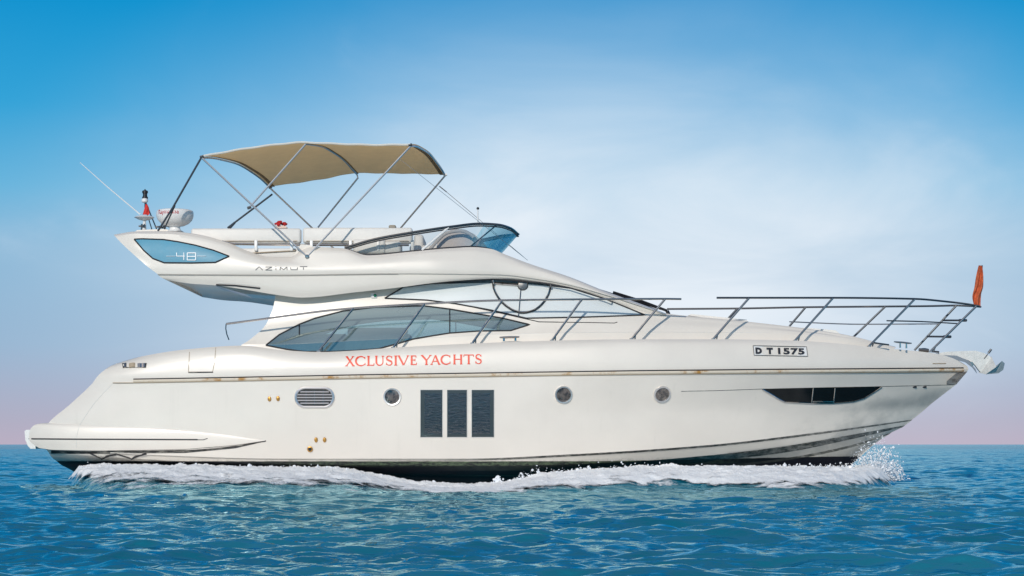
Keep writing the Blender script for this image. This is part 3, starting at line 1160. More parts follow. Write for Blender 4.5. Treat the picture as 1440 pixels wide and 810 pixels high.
M_frameglass = mat('smoked_frame_glass', (.05, .06, .058), .08, spec=1.0, coat=.6)
for (x0, x1) in ((591, 622.5), (628.5, 657), (663, 695)):
    y0, y1 = 548, 615
    mb = MB(); strip_on(mb, [(x0, y0), (x1, y0)], [(x0, y1), (x1, y1)], 8, 12, .005)
    o = mb.build('hull_window', M_frameglass, yacht)
    mb = MB(); strip_on(mb, [(x0 + (6 if x0 < 600 else 1.5), y0 + 5), (x1 - (6 if x1 > 690 else 1.5), y0 + 5)], [(x0 + (6 if x0 < 600 else 1.5), y1 - 5), (x1 - (6 if x1 > 690 else 1.5), y1 - 5)], 8, 12, .0075)
    mb.build('pane', M_hullglass, o)
    mb = MB(); line_on(mb, [(x0, y0), (x1, y0), (x1, y1), (x0, y1), (x0, y0)], .005, .005)
    mb.build('frame_edge', M_gel2, o)


def disc_axis(name, px, py, rx, rz, prof, mat_, parent, off=.0):
    c, n = cast(px, py, off)
    mb = MB(); mb.lathe(tuple(c), prof, 32, axis=n, sx=rx, sy=rz)
    return mb.build(name, mat_, parent)


for (x_, y_) in ((551.5, 558), (792.5, 555), (931, 554)):
    rr = .14
    o = disc_axis('porthole', x_, y_, rr, rr, [(1, -.02), (1, .02), (.96, .03), (.82, .028), (.78, .01), (.78, -.02)], M_satin, yacht)
    disc_axis('porthole_glass', x_, y_, rr, rr, [(.79, -.01), (.79, .004), (.4, .010), (.01, .012)], M_port, o)

# engine air vent
def oval(cx, cy, w, h, n=40):
    """stadium outline in px"""
    out = []
    r = h / 2
    for k in range(n):
        a = 2 * math.pi * k / n
        sx = 1 if math.cos(a) > 0 else -1
        out.append((cx + sx * (w / 2 - r) + r * math.cos(a), cy + r * math.sin(a)))
    return out


mb = MB()
O = oval(442.5, 559, 53, 27)
mb.tube([cast(p[0], p[1], .008)[0] for p in O + [O[0]]], .022, 8, cap=False)
vent = mb.build('air_vent', M_satin, yacht)
mb = MB()
O = oval(442.5, 559, 50, 24)
c_ = cast(442.5, 559, .003)[0]
mb.add([c_] + [cast(p[0], p[1], .003)[0] for p in O], [(0, i + 1, (i + 1) % len(O) + 1) for i in range(len(O))])
mb.build('vent_backing', M_black, vent)
for dy in (-8, -4, 0, 4, 8):
    hw = 25 - (3 if abs(dy) > 4 else 0) - (2 if abs(dy) > 7 else 0)
    mb = MB()
    a = cast(442.5 - hw, 559 + dy, .012)[0]; b = cast(442.5 + hw, 559 + dy, .012)[0]
    mb.tube([a, b], .011, 6)
    mb.build('vent_slat', M_satin, vent)
for dx_ in (-12, 0, 12):
    mb = MB(); mb.tube([cast(442.5 + dx_, 549, .008)[0], cast(442.5 + dx_, 569, .008)[0]], .005, 6)
    mb.build('vent_bar', M_steel, vent)

for (x_, y_) in ((379, 561), (391, 560.5), (444.5, 618.5), (456.5, 618.5)):
    o = disc_axis('hull_fitting', x_, y_, .028, .040, [(1, -.01), (1, .012), (.8, .022), (.3, .026)], M_bronze, yacht)
o = disc_axis('bilge_outlet', 436, 631.5, .045, .045, [(1, -.01), (1, .02), (.62, .024), (.6, .0)], M_bronze, yacht)
disc_axis('outlet_hole', 436, 631.5, .03, .03, [(.95, .0), (.95, .018), (.1, .019)], M_black, o)

# bow flank window
top = [(1072, 547), (1100, 546), (1160, 544.5), (1240, 543.3)]
bot = [(1072, 547.3), (1082, 553), (1095, 561), (1103, 565), (1140, 567.2), (1172, 567), (1200, 564.5), (1215, 560), (1228, 552), (1240, 543.8)]
mb = MB(); strip_on(mb, top, bot, 80, 6, .006)
bw = mb.build('bow_window', mat('black_glass', (.006, .008, .009), .12, spec=.25), yacht)
mb = MB(); line_on(mb, bot, .012, .008, 4)
mb.build('chrome_trim', M_steel, bw)
mb = MB(); line_on(mb, [(1143.5, 545), (1141, 566.5)], .010, .010); line_on(mb, [(1174, 545), (1172, 566.5)], .010, .010); line_on(mb, [(1142, 564.5), (1172, 564.5)], .012, .008)
mb.build('divider', M_steel, bw)

# fairlead at the quarter
mb = MB(); mb.add([cast(*p, .006)[0] for p in ((163, 511.5), (207, 510.5), (205.5, 517.5), (172, 518))], [(0, 1, 2, 3)])
fl = mb.build('stern_fairlead', M_gel2, yacht, smooth=False)
mb = MB(); mb.add([cast(*p, .009)[0] for p in ((172, 511.3), (206.5, 510.7), (205, 517.2), (173, 517.6))], [(0, 1, 2, 3)])
mb.build('recess', M_black, fl, smooth=False)
for x_, r_ in ((176.5, .02), (196, .026), (186, .05), (201, .035)):
    mb = MB(); mb.tube([cast(x_, 511.4, .012)[0], cast(x_, 517, .012)[0]], r_, 10, flat=.4)
    mb.build('roller', M_steel if r_ < .03 else M_tan if r_ > .04 else M_steel, fl)
# locker door
mb = MB()
line_on(mb, [(266.5, 495), (265, 523), (299, 523), (302, 508), (303.5, 489)], .0055, .001)
d_ = mb.build('side_gate', M_tan, yacht)
mb = MB(); line_on(mb, [(265, 523.8), (299.5, 523.4)], .010, .002)
mb.build('hinge', M_grime2, d_)
mb = MB(); line_on(mb, [(1311.5, 511.3), (1330, 511.1)], .008, .002)
mb.build('bow_slot', M_tan, yacht)
mb = MB(); line_on(mb, [(775, 492), (800, 493)], .003, -.002)

# ---- overhang underside detail
mb = MB(); mb.prism([(301, 401), (318, 399), (366, 404), (400, 414.5), (386, 416), (345, 413.5)], -1.30, -.5)
oh = mb.build('overhang_hatch', mat('underside_panel', (.30, .33, .35), .3, coat=.4), yacht, smooth=False)
mb = MB(); line_on(mb, [(304, 400.5), (330, 401.5), (366, 405.5)], .014, .0)
mb.build('hatch_seal', M_seal, oh)
mb = MB(); line_on(mb, [(306, 398), (330, 398.5), (365, 402.5), (368, 405)], .006, .0)
mb.build('hatch_groove', M_gel2, oh)
mb = MB(); line_on(mb, [(222, 386), (300, 386.6), (400, 387), (560, 385)], .006, .0)
mb.build('flybridge_groove', mat('groove', (.42, .37, .32), .6), fly)

# blue wing panel with its number
top = [(189, 336.5), (200, 336), (230, 337), (250, 340), (275, 345), (300, 352), (322, 360.3)]
bot = [(189, 336.8), (202, 352), (215, 363.5), (231, 369.5), (270, 369.8), (303, 369), (313, 364.5), (322, 360.6)]
mb = MB(); strip_on(mb, top, bot, 60, 6, .006)
wing = mb.build('wing_panel', M_blueglass, yacht)
mb = MB(); line_on(mb, top + bot[::-1], .012, .006, 3)
mb.build('panel_seal', M_seal, wing)

# ---- lettering -----------------------------------------------------
class Glyphs:
    def __init__(s, off=.008):
        s.mb = MB(); s.off = off; s.k = 0

    def stroke(s, pts, w, dense=1.5):
        pts = [np.array(p, float) for p in pts]
        P = dens(pts, dense) if len(pts) > 1 else pts
        s.k += 1
        off = s.off + .0004 * (s.k % 7)
        L, R = [], []
        for i, p in enumerate(P):
            t = P[min(i + 1, len(P) - 1)] - P[max(i - 1, 0)]
            t = t / (np.linalg.norm(t) + 1e-9)
            n = np.array([-t[1], t[0]])
            ww = w[min(int(i / max(1, len(P) - 1) * (len(w) - 1) + .5), len(w) - 1)] if hasattr(w, '__len__') else w
            L.append(cast(*(p + n * ww / 2), off)[0]); R.append(cast(*(p - n * ww / 2), off)[0])
        s.mb.grid(np.array([[tuple(v) for v in L], [tuple(v) for v in R]]))


def serif_text(g, items, line, hfun):
    TH, TN, SF = 2.6, 1.35, 1.1
    for ch, x0, x1 in items:
        xm = (x0 + x1) / 2
        yb = line(xm); h = hfun; yt = yb - h
        w = x1 - x0
        def P(u, v): return (x0 + w * u, yb - h * v)
        def sf(u, v, hw=1.7): x, y = P(u, v); g.stroke([(x - hw, y), (x + hw, y)], SF)
        def arc(cx, cy, rx, ry, a0, a1, ws, n=14):
            pts = [P(cx + rx * math.cos(math.radians(a0 + (a1 - a0) * i / n)), cy + ry * math.sin(math.radians(a0 + (a1 - a0) * i / n))) for i in range(n + 1)]
            g.stroke(pts, ws, .8)
        if ch == 'X':
            g.stroke([P(.16, 1), P(.84, 0)], TH); g.stroke([P(.80, 1), P(.12, 0)], TN)
            for a in ((.16, 1), (.80, 1), (.12, 0), (.86, 0)): sf(*a)
        elif ch == 'C':
            arc(.55, .5, .5, .5, 45, 315, [TN, 1.5, TH, TH, 1.8, TN]); g.stroke([P(.93, .97), P(.93, .72)], SF); g.stroke([P(.95, .3), P(.95, .05)], SF)
        elif ch == 'L':
            g.stroke([P(.22, 1), P(.22, 0)], TH); g.stroke([P(.05, .03), P(.95, .03)], TN); g.stroke([P(.95, .0), P(.98, .25)], SF); sf(.22, 1); sf(.15, 0)
        elif ch == 'U':
            g.stroke([P(.16, 1), P(.16, .35)], TH); g.stroke([P(.86, 1), P(.86, .35)], TN); arc(.51, .36, .35, .35, 180, 360, [TH, 1.8, 1.4, TN]); sf(.16, 1); sf(.86, 1)
        elif ch == 'S':
            arc(.5, .76, .36, .24, 20, 235, [TN, 1.2, 1.7, 1.9, TH]); arc(.5, .25, .38, .25, 55, -160, [TH, 2.0, 1.6, 1.2, TN]); g.stroke([P(.3, .58), P(.72, .44)], TH)
            g.stroke([P(.86, .98), P(.86, .74)], SF); g.stroke([P(.1, .28), P(.1, .04)], SF)
        elif ch == 'I':
            g.stroke([P(.5, 1), P(.5, 0)], TH); sf(.5, 1, 2.1); sf(.5, 0, 2.1)
        elif ch == 'V':
            g.stroke([P(.12, 1), P(.52, 0)], TH); g.stroke([P(.9, 1), P(.54, 0)], TN); sf(.12, 1); sf(.9, 1)
        elif ch == 'E':
            g.stroke([P(.24, 1), P(.24, 0)], TH)
            for v, u in ((.97, .86), (.52, .72), (.03, .94)): g.stroke([P(.08, v), P(u, v)], TN)
            g.stroke([P(.88, 1), P(.90, .78)], SF); g.stroke([P(.74, .66), P(.74, .4)], SF); g.stroke([P(.98, .24), P(.94, .0)], SF)
        elif ch == 'Y':
            g.stroke([P(.12, 1), P(.52, .48)], TH); g.stroke([P(.9, 1), P(.54, .48)], TN); g.stroke([P(.53, .5), P(.53, 0)], TH); sf(.12, 1); sf(.9, 1); sf(.53, 0, 2)
        elif ch == 'A':
            g.stroke([P(.5, 1), P(.88, 0)], TH); g.stroke([P(.5, 1), P(.12, 0)], TN); g.stroke([P(.24, .34), P(.74, .34)], TN); sf(.12, 0); sf(.9, 0)
        elif ch == 'H':
            g.stroke([P(.18, 1), P(.18, 0)], TH); g.stroke([P(.82, 1), P(.82, 0)], TH); g.stroke([P(.18, .52), P(.82, .52)], TN)
            for a in ((.18, 1), (.82, 1), (.18, 0), (.82, 0)): sf(*a)
        elif ch == 'T':
            g.stroke([P(.5, 1), P(.5, 0)], TH); g.stroke([P(.02, .97), P(.98, .97)], TN); g.stroke([P(.03, 1), P(.0, .76)], SF); g.stroke([P(.97, 1), P(1.0, .76)], SF); sf(.5, 0, 2)


g = Glyphs(.006)
cx = lambda v: 470 + v / 6.26
items = [(c, cx(a), cx(b)) for c, a, b in (('X', 98, 182), ('C', 186, 276), ('L', 288, 352), ('U', 358, 440), ('S', 453, 515), ('I', 527, 556), ('V', 556, 660), ('E', 668, 726),
                                          ('Y', 762, 856), ('A', 846, 934), ('C', 938, 1024), ('H', 1042, 1134), ('T', 1140, 1228), ('S', 1240, 1300))]
for word in (items[:8], items[8:]):
    g = Glyphs(.006)
    serif_text(g, word, lambda x: 514.7 - (x - 486) * .0172, 12.8)
    g.mb.build('hull_lettering', M_red, yacht, smooth=False)

g = Glyphs(.006)   # maker's name, thin spaced strokes
ax = lambda v: 340 + v / 12.0
ay = lambda v: 360 + v / 12.0
for pl in ([(232, 240), (293, 180), (355, 240)], [(398, 186), (512, 186), (400, 238), (512, 238)], [(576, 205), (576, 238)], [(576, 180), (576, 188)],
           [(645, 238), (652, 190), (705, 232), (762, 188), (765, 238)], [(822, 195), (832, 232), (935, 232), (942, 195)], [(980, 180), (1105, 180)], [(1040, 192), (1040, 232)]):
    g.stroke([(ax(a), ay(b)) for a, b in pl], 1.0, .8)
g.mb.build('flybridge_lettering', M_greyl, yacht, smooth=False)

g = Glyphs(.016)   # 48
nx = lambda v: 150 + v / 4.765
ny = lambda v: 250 + v / 4.765
for pl, w in (([(470, 503), (470, 526), (525, 526)], 1.1), ([(518, 503), (518, 552)], 1.1), ([(541, 505), (597, 505), (597, 552), (541, 552), (541, 505)], 1.2), ([(541, 528), (597, 528)], 1.2)):
    P0 = [(nx(a), ny(b)) for a, b in pl]
    for a, b in zip(P0[:-1], P0[1:]):
        g.stroke([a, b], w, 2)
for pl in ([(400, 526), (462, 526)], [(607, 526), (665, 526)]):
    g.stroke([(nx(a), ny(b)) for a, b in pl], .45, 3)
g.mb.build('panel_number', mat('number_white', (.75, .8, .82), .4), wing, smooth=False)


def font_mesh(txt, bold=0.0, spacing=1.0):
    cu = bpy.data.curves.new('t', 'FONT')
    cu.body = txt; cu.offset = bold; cu.space_character = spacing; cu.resolution_u = 3
    o = bpy.data.objects.new('t', cu); COL.objects.link(o)
    bpy.context.view_layer.update()
    me = bpy.data.meshes.new_from_object(o.evaluated_get(bpy.context.evaluated_depsgraph_get()))
    V_ = np.array([v.co[:] for v in me.vertices]); F_ = [tuple(p.vertices) for p in me.polygons]
    bpy.data.objects.remove(o); bpy.data.curves.remove(cu); bpy.data.meshes.remove(me)
    return V_, F_


def place_text(V_, F_, x0, x1, yb, yt, off, skew=0.0, slope=0.0):
    a = V_.min(0); b = V_.max(0)
    u = (V_[:, 0] - a[0]) / (b[0] - a[0]); v = (V_[:, 1] - a[1]) / (b[1] - a[1])
    px = x0 + (x1 - x0) * u + skew * v
    py = yb + (yt - yb) * v + slope * u
    return [cast(p, q, off)[0] for p, q in zip(px, py)], F_


# registration plate
mb = MB()
pl_ = [(1058.8, 486.3), (1133.8, 487.9), (1135.6, 501.2), (1060.3, 499.7)]
mb.add([cast(*p, .006)[0] for p in pl_], [(0, 1, 2, 3)])
plate = mb.build('registration_plate', M_white, yacht, smooth=False)
mb = MB(); line_on(mb, pl_ + [pl_[0]], .007, .008, 3)
mb.build('plate_border', M_greyl, plate)
for s_, x0, x1 in (('D', 1062.3, 1071.5), ('T', 1078, 1087), ('1575', 1094, 1131.3)):
    v_, f_ = font_mesh(s_, .04 if len(s_) > 1 else .075, 1.08)
    v_, f_ = place_text(v_, f_, x0, x1, 497.8 + (x0 - 1062) * .018, 488.9 + (x0 - 1062) * .018, .010, -.6, .018 * (x1 - x0))
    mb = MB(); mb.add(v_, f_)
    mb.build('plate_lettering', M_dark, plate, smooth=False)

# ---- small deck gear
c_ = cast(526, 416, .01)[0]
mb = MB(); mb.box(c_, (.10, .05, .085), bevel=.015)
nl = mb.build('navigation_light', M_white, yacht)
mb = MB(); mb.lathe((c_.x + .02, c_.y, c_.z), [(.026, .0), (.026, .035), (.015, .045)], 14, axis='y')
mb.build('lens', M_green, nl)


def cleat(p0, p1, legs, y, r=.018, name='mooring_cleat', lz=.06):
    mb = MB()
    A = at(*p0, y); B = at(*p1, y)
    mid = (A + B) / 2
    mb.tube([A, A * .8 + B * .2 + np.array([0, 0, -.003]), mid, A * .2 + B * .8 + np.array([0, 0, -.003]), B], [r * .6, r, r, r, r * .6], 8)
    for q in legs:
        L = A * (1 - q) + B * q
        mb.tube([L, L + np.array([0, 0, -lz])], [r * .8, r * 1.1], 8)
    mb.build(name, M_steel, yacht)


cleat((702.5, 474.5), (730.5, 473.8), (.22, .8), -1.93)
cleat((1257, 480.5), (1282, 482.8), (.35, .7), -.75, .016, lz=.09)
mb = MB(); mb.tube([at(1228, 482, -.95), at(1250, 485, -.9)], .014, 8); mb.build('deck_handle', M_steel_d, yacht)
mb = MB()
mb.tube([at(1292, 492, -.3), at(1306, 493, -.3)], .03, 8); mb.lathe(tuple(at(1299, 492, -.1)), [(.07, -.05), (.07, .02), (.03, .03)], 16)
mb.tube([at(1308, 494, -.2), at(1320, 495, -.1)], .018, 6)
mb.build('windlass', M_steel_d, yacht)
# foredeck hatch
mb = MB(); mb.prism([(968, 443.5), (972, 441.5), (1050, 449.5), (1052, 452), (1030, 452)], -.9, .9)
mb.build('foredeck_sunpad', M_cush, yacht, smooth=False)
mb = MB(); mb.prism([(1125, 462), (1130, 460.5), (1175, 464.5), (1182, 470), (1150, 468)], -.6, .6)
mb.build('foredeck_hatch', M_gel2, yacht, smooth=False)

# ---- rails
def b_at(px): return float(b_deck(np.array([px]))[0]) - .05


def yrail(px):   # rail line follows the deck edge
    return -max(.16, float(b_deck(np.array([min(px, 1352)]))[0]) - .03)


near_a = [(318, 455.5), (360, 450), (400, 444.5), (470, 435.8), (540, 430.5), (600, 427), (706, 422.3), (818, 421), (934, 420.3), (958, 420.6)]
near_b = [(1008, 418.8), (1053, 418.8), (1171, 418.8), (1286, 420.3), (1330, 424), (1372, 429.5), (1377, 430.5)]
mb = MB(); mb.tube([at(p[0], p[1], yrail(p[0])) for p in spline(near_a, 60)], .0165, 8)
mb.build('side_rail', M_steel, yacht)
# bow rail: near side, round the pulpit, then the far side
nearP = [at(p[0], p[1], yrail(p[0])) for p in spline(near_b, 50)]
farT = [(1345, 429.5), (1300, 430.5), (1245, 431), (1133, 432), (1037, 433.8), (938, 434.5)]
def far_y(px): return max(.30, float(b_deck(np.array([px + 25]))[0]) - .45)
farP = [at(p[0], p[1], far_y(p[0])) for p in spline(farT, 50)]
mb = MB(); mb.tube(nearP + [at(1379, 431.5, .0), at(1368, 430.5, .2)] + farP, .0165, 8)
mb.build('bow_rail', M_steel_d, yacht)
mb = MB(); mb.tube([at(p[0], p[1], yrail(p[0])) for p in spline([(1247, 451), (1290, 452), (1346, 455)], 20)], .012, 6)
mb.build('mid_rail', M_steel_d, yacht)
mb = MB(); mb.tube([at(p[0], p[1], far_y(p[0])) for p in spline([(1110, 452.5), (1210, 456), (1320, 455.5)], 20)], .011, 6)
mb.build('mid_rail', M_steel, yacht)
near_st = [((497, 433.5), (448, 494)), ((597, 427.5), (553, 489)), ((706, 423), (664, 483)), ((818, 421.5), (776, 479)), ((935, 421), (888, 477)),
           ((1053, 419.5), (1003, 477)), ((1171, 419.5), (1118, 479)), ((1286, 421), (1222, 487)), ((1373, 430.5), (1308, 494.5))]
for a, b in near_st:
    A = at(*a, yrail(a[0])); B = at(*b, yrail(b[0]) + .01)
    mb = MB(); mb.tube([A, B], .0185, 8)
    mb.lathe(tuple(B), [(.035, -.01), (.035, .012)], 14)
    s_ = mb.build('stanchion', M_steel, yacht)
    mb = MB()
    Q = A * .12 + B * .88
    mb.tube([Q, B + np.array([.055, 0, 0])], .012, 6)
    mb.build('brace', M_steel_d, s_)
for a, b in (((1037, 434), (1022, 450)), ((1133, 432), (1110, 459)), ((1245, 431), (1199, 475)), ((1345, 429.5), (1286, 492.5))):
    mb = MB(); mb.tube([at(*a, far_y(a[0])), at(*b, far_y(a[0]) + .02)], .0175, 8)
    mb.build('stanchion', M_pole, yacht)
for a, b in (((1326, 450.5), (1359, 450.5)), ((1304, 473.2), (1337, 473.5))):
    mb = MB(); A = at(*a, .28); B = at(*b, -.1)
    mb.tube([A, B], .016, 8); mb.tube([A * .3 + B * .7, B], .024, 8)
    mb.build('pulpit_step', M_steel_d, yacht)
# flagstaff at the pulpit
mb = MB(); mb.tube([at(1377.5, 431, 0), at(1381, 373, 0)], .014, 8)
mb.build('bow_flagstaff', M_steel_d, yacht)

# ---- flybridge windscreen
botc = [(484.5, 349.3, 1.66), (517, 358.3, 1.66), (577, 353.3, 1.64), (632, 348.3, 1.53), (665, 346.8, 1.30), (686, 349.2, .95), (699, 354.5, .50), (705, 357.5, 0)]
topc = [(484.5, 349.0, 1.66), (528.6, 336.7, 1.66), (577, 328, 1.62), (635.5, 319.3, 1.48), (674.5, 315.2, 1.20), (700, 316.5, .88), (719, 322, .48), (729, 330, 0)]
nb_, nt_ = spline(botc, 60), spline(topc, 60)
Bp = np.array([at(p[0], p[1], -p[2]) for p in nb_]); Tp = np.array([at(p[0], p[1], -p[2]) for p in nt_])
Bf = np.concatenate([Bp, mirror(Bp)[::-1][1:]]); Tf = np.concatenate([Tp, mirror(Tp)[::-1][1:]])
G = np.array([Bf * (1 - s) + Tf * s for s in np.linspace(0, 1, 7)])
kf = 47
mb = MB(); mb.grid(G[:, :kf + 1])
fws = mb.build('flybridge_windscreen', M_glass_fly, yacht, angle=60)
mb = MB(); mb.grid(G[:, kf:G.shape[1] - kf]); mb.build('front_pane', M_glass_frt, fws, angle=60)
mb = MB(); mb.grid(G[:, G.shape[1] - kf - 1:]); mb.build('side_pane', M_glass_fly, fws, angle=60)
mb = MB(); mb.tube(Tf + np.array([0, 0, .006]), .021, 8); mb.build('top_rail', M_steel_d, fws)
mb = MB(); mb.tube(Tf + np.array([0, 0, -.03]), .011, 8); mb.tube(Bf, .013, 8); mb.build('glass_seal', M_seal, fws)
def gpt(s_, t_):
    i = int(s_ * (len(Bp) - 1)); return Bp[i] * (1 - t_) + Tp[i] * t_
for (a, b) in ((.80, .88), (.50, .60)):
    mb = MB(); i0 = int(a * 59); i1_ = int(b * 59)
    mb.tube([Bp[i0], Tp[i1_]], .012 if a > .6 else .02, 8)
    mb.build('windscreen_mullion', M_steel_d if a > .6 else M_white, fws)

# whip and stub antennas, straps
mb = MB(); A = at(672, 316, -1.2); B = at(672, 294, -1.2)
mb.tube([A, B], .011, 8); a_o = mb.build('stub_antenna', M_white, yacht)
mb = MB(); mb.lathe(tuple(B), [(.01, -.01), (.022, 0), (.022, .02), (.008, .032)], 12); mb.build('antenna_cap', M_black, a_o)

# ---- flybridge seating
mb = MB()
for (a, b, t_, bt) in ((268, 423, 320.8, 342), (425.5, 580, 319.8, 342)):
    A = at(a, t_, -1.3); B = at(b, bt, -1.3)
    mb = MB(); mb.box(((A[0] + B[0]) / 2, -1.22, (A[2] + B[2]) / 2), (B[0] - A[0], .15, A[2] - B[2]), bevel=.045)
    s_ = mb.build('seat_backrest', M_cush, yacht)
    mb = MB(); mb.tube([(A[0] + .06, -1.30, B[2] + .035), (B[0] - .06, -1.30, B[2] + .035)], .007, 6)
    mb.build('piping', M_tan, s_)
mb = MB(); mb.tube([at(312, 339.5, -1.38), at(330, 343.2, -1.38), at(420, 344.5, -1.38), at(575, 344.5, -1.38)], .019, 8)
gr = mb.build('grab_rail', M_steel, yacht)
for x_ in (360, 410, 438, 493, 532, 580):
    mb = MB(); A = at(x_, 338, -1.42); B = at(x_, 353, -1.42)
    mb.box(tuple((A + B) / 2), (.05, .05, A[2] - B[2]), bevel=.01)
    mb.build('rail_bracket', M_white, gr)
mb = MB(); A = at(325, 349.5, -1.35); B = at(428, 364, -1.35)
mb.box(((A[0] + B[0]) / 2, -1.15, (A[2] + B[2]) / 2), (B[0] - A[0], .5, A[2] - B[2]), bevel=.03)
bn = mb.build('bench', M_cush, yacht)
mb = MB(); mb.tube([at(352, 356, -1.42), at(395, 353.5, -1.42), at(422, 352, -1.42)], .010, 6); mb.build('bench_trim', M_tan, bn)
mb = MB(); mb.prism([(417, 352), (423, 343.5), (436, 344.5), (447, 351), (444, 366), (410, 366)], -1.66, -1.5)
mb.build('coaming_pod', M_gel, yacht)
# far side seating and helm, seen over the coaming and through the screen
mb = MB(); A = at(500, 341, -.9); B = at(545, 362, -.9)
mb.box(((A[0] + B[0]) / 2, -1.18, (A[2] + B[2]) / 2), (B[0] - A[0], .5, A[2] - B[2]), bevel=.05)
mb.box(tuple(at(553, 350, -1.2)), (.28, .4, .22), bevel=.05)
mb.build('sunbed', M_cush, yacht)
mb = MB()
A = at(576, 330, -.6); B = at(602, 362, -.6)
mb.box(((A[0] + B[0]) / 2, -.1, (A[2] + B[2]) / 2), (.16, 1.1, A[2] - B[2]), bevel=.05)
mb.box((A[0] + .25, -.1, B[2] + .12), (.5, 1.1, .16), bevel=.05)
hs = mb.build('helm_seat', M_cush, yacht)
mb = MB(); mb.box(tuple(at(552, 319.5, -.9)), (.12, .16, .06), bevel=.028); mb.build('headrest', mat('taupe_vinyl', (.32, .28, .22), .6), hs)
mb = MB()
prof = [(612, 356), (616, 338), (626, 326), (640, 321.5), (655, 323), (668, 330), (680, 341), (690, 354), (692, 362), (612, 362)]
mb.prism([(p[0], p[1]) for p in dens(prof + [prof[0]], 3)[:-1]], -.75, .55)
mb.build('helm_console', mat('console_cover', (.56, .50, .45), .6, vary=.1, vscale=4), yacht, angle=30)
mb = MB(); mb.tube([at(p[0], p[1], -.9) for p in spline([(598, 360), (612, 342), (630, 327), (648, 324.5), (662, 330), (672, 342), (679, 356)], 30)], .028, 8, flat=.6)
mb.build('grab_hoop', mat('hoop_grey', (.38, .36, .34), .5), yacht)

# ---- radar arch gear
mb = MB()
mb.prism([(188, 327), (193, 323.5), (232, 322), (248, 326), (252, 329), (190, 329)], -.9, .9)
mb.build('arch_plinth', M_gel, yacht, angle=30)
c0 = at(246, 307, -.9)
mb = MB()
mb.lathe((c0[0], c0[1], c0[2]), [(.06, -.135), (.15, -.122), (.225, -.085), (.278, -.03), (.300, .03), (.302, .085), (.290, .118), (.26, .132), (.15, .140), (.02, .143)], 48)
rd = mb.build('radar_dome', M_white, yacht, angle=50)
mb = MB(); mb.lathe((c0[0], c0[1], c0[2]), [(.13, -.22), (.085, -.19), (.075, -.15), (.09, -.13)], 24, sx=1.1); mb.build('pedestal', M_white, rd)
v_, f_ = font_mesh('Raymarine', .02, 1.0)
a = v_.min(0); b = v_.max(0)
mb = MB(); out = []
for q in v_:
    ang = math.radians(-90 - 50) + (q[0] - a[0]) / (b[0] - a[0]) * math.radians(72)
    zz = c0[2] + .02 + (q[1] - a[1]) / (b[1] - a[1]) * .095
    rr = .3015
    out.append((c0[0] + rr * math.cos(ang), c0[1] + rr * math.sin(ang), zz))
mb.add(out, f_); mb.build('dome_lettering', M_dred, rd, smooth=False)
c1 = at(203, 306, -.55)
mb = MB(); mb.lathe(tuple(c1), [(.03, -.05), (.09, -.035), (.165, 0), (.14, .018), (.06, .032), (.01, .036)], 32)
mb.tube([c1 + np.array([0, 0, -.04]), c1 + np.array([0, 0, -.2])], [.022, .035], 10)
mb.build('satellite_dish', M_white, yacht)
m0 = at(206, 323, -.5)
mb = MB()
def seg(px0, py0, px1, py1, r, n=10, y=-.35): mb.tube([at(px0, py0, y), at(px1, py1, y)], r, n)
seg(221, 324, 205, 285, .011); seg(214, 324, 203.5, 290, .009); seg(204, 292, 204, 266, .012); seg(200, 282, 208, 282, .02); seg(199.5, 324, 200, 315, .02)
mast = mb.build('light_mast', M_steel_d, yacht)
mb = MB(); mb.lathe(tuple(at(204, 275, -.35)), [(.04, -.055), (.048, -.05), (.048, -.02), (.036, -.018), (.036, .035), (.048, .04), (.048, .075), (.02, .09)], 20); mb.build('masthead_light', M_black, mast)
mb = MB(); mb.lathe(tuple(at(203.5, 282, -.38)), [(.035, -.035), (.052, -.02), (.052, .02), (.035, .035)], 20, sx=1.0); mb.build('light_housing', M_white, mast)
for (x_, y_) in ((200, 318), (224, 319), (234, 317.5), (229, 320)):
    mb = MB(); mb.tube([at(x_ - 5, y_, -.6), at(x_ + 1, y_, -.6), at(x_ + 4, y_ - .3, -.6)], [.012, .018, .038], 10)
    mb.build('horn', M_steel_d, yacht)
mb = MB(); mb.tube([at(197, 301.5, -.6), at(150, 262, -.6), at(112.5, 228.5, -.6)], [.011, .008, .005], 6)
mb.build('whip_antenna', M_white, yacht)

# ---- bimini
YN, YF = -1.47, 1.45
def cp(nx_, ny_, fx_, fy_, s_, crown=.10):
    a = at(nx_, ny_, YN); b = at(fx_, fy_, YF)
    p = a * (1 - s_) + b * s_
    return p + np.array([0, 0, crown * 4 * s_ * (1 - s_)])
nearE = spline([(284, 220.5), (340, 210.5), (390, 203.8), (425, 201), (470, 202.8), (530, 204.5), (577, 203.8)], 49)
farE = spline([(379, 262), (410, 258.5), (460, 251), (503, 243.5), (530, 243.8), (580, 244.5), (626, 245.5)], 49)
# pull the hems in between the hoops
G = []
for i in range(49):
    q = i / 48
    rowp = []
    for j in range(33):
        s_ = j / 32
        cr = .135
        hem = .055 * math.sin(math.pi * s_)
        p = cp(*nearE[i], *farE[i], s_, cr)
        # concave aft and front hems
        pull = 1.1 * math.sin(math.pi * s_) * (max(0, 1 - q / .35) ** 2 * .10)
        p[0] += pull * 0.35
        p[2] += -.018 * math.sin(math.pi * ((q * 2) % 1)) * math.sin(math.pi * s_) + .004 * math.sin(i * .9 + j * .5)
        rowp.append(p)
    G.append(rowp)
G = np.array(G)
mb = MB(); mb.grid(G); G2 = G + np.array([0, 0, .014]); mb.grid(G2)
mb.grid(np.stack([G[0], G2[0]])); mb.grid(np.stack([G[-1], G2[-1]])); mb.grid(np.stack([G[:, 0], G2[:, 0]])); mb.grid(np.stack([G[:, -1], G2[:, -1]]))
can = mb.build('bimini_canopy', M_canvas, yacht, angle=50)
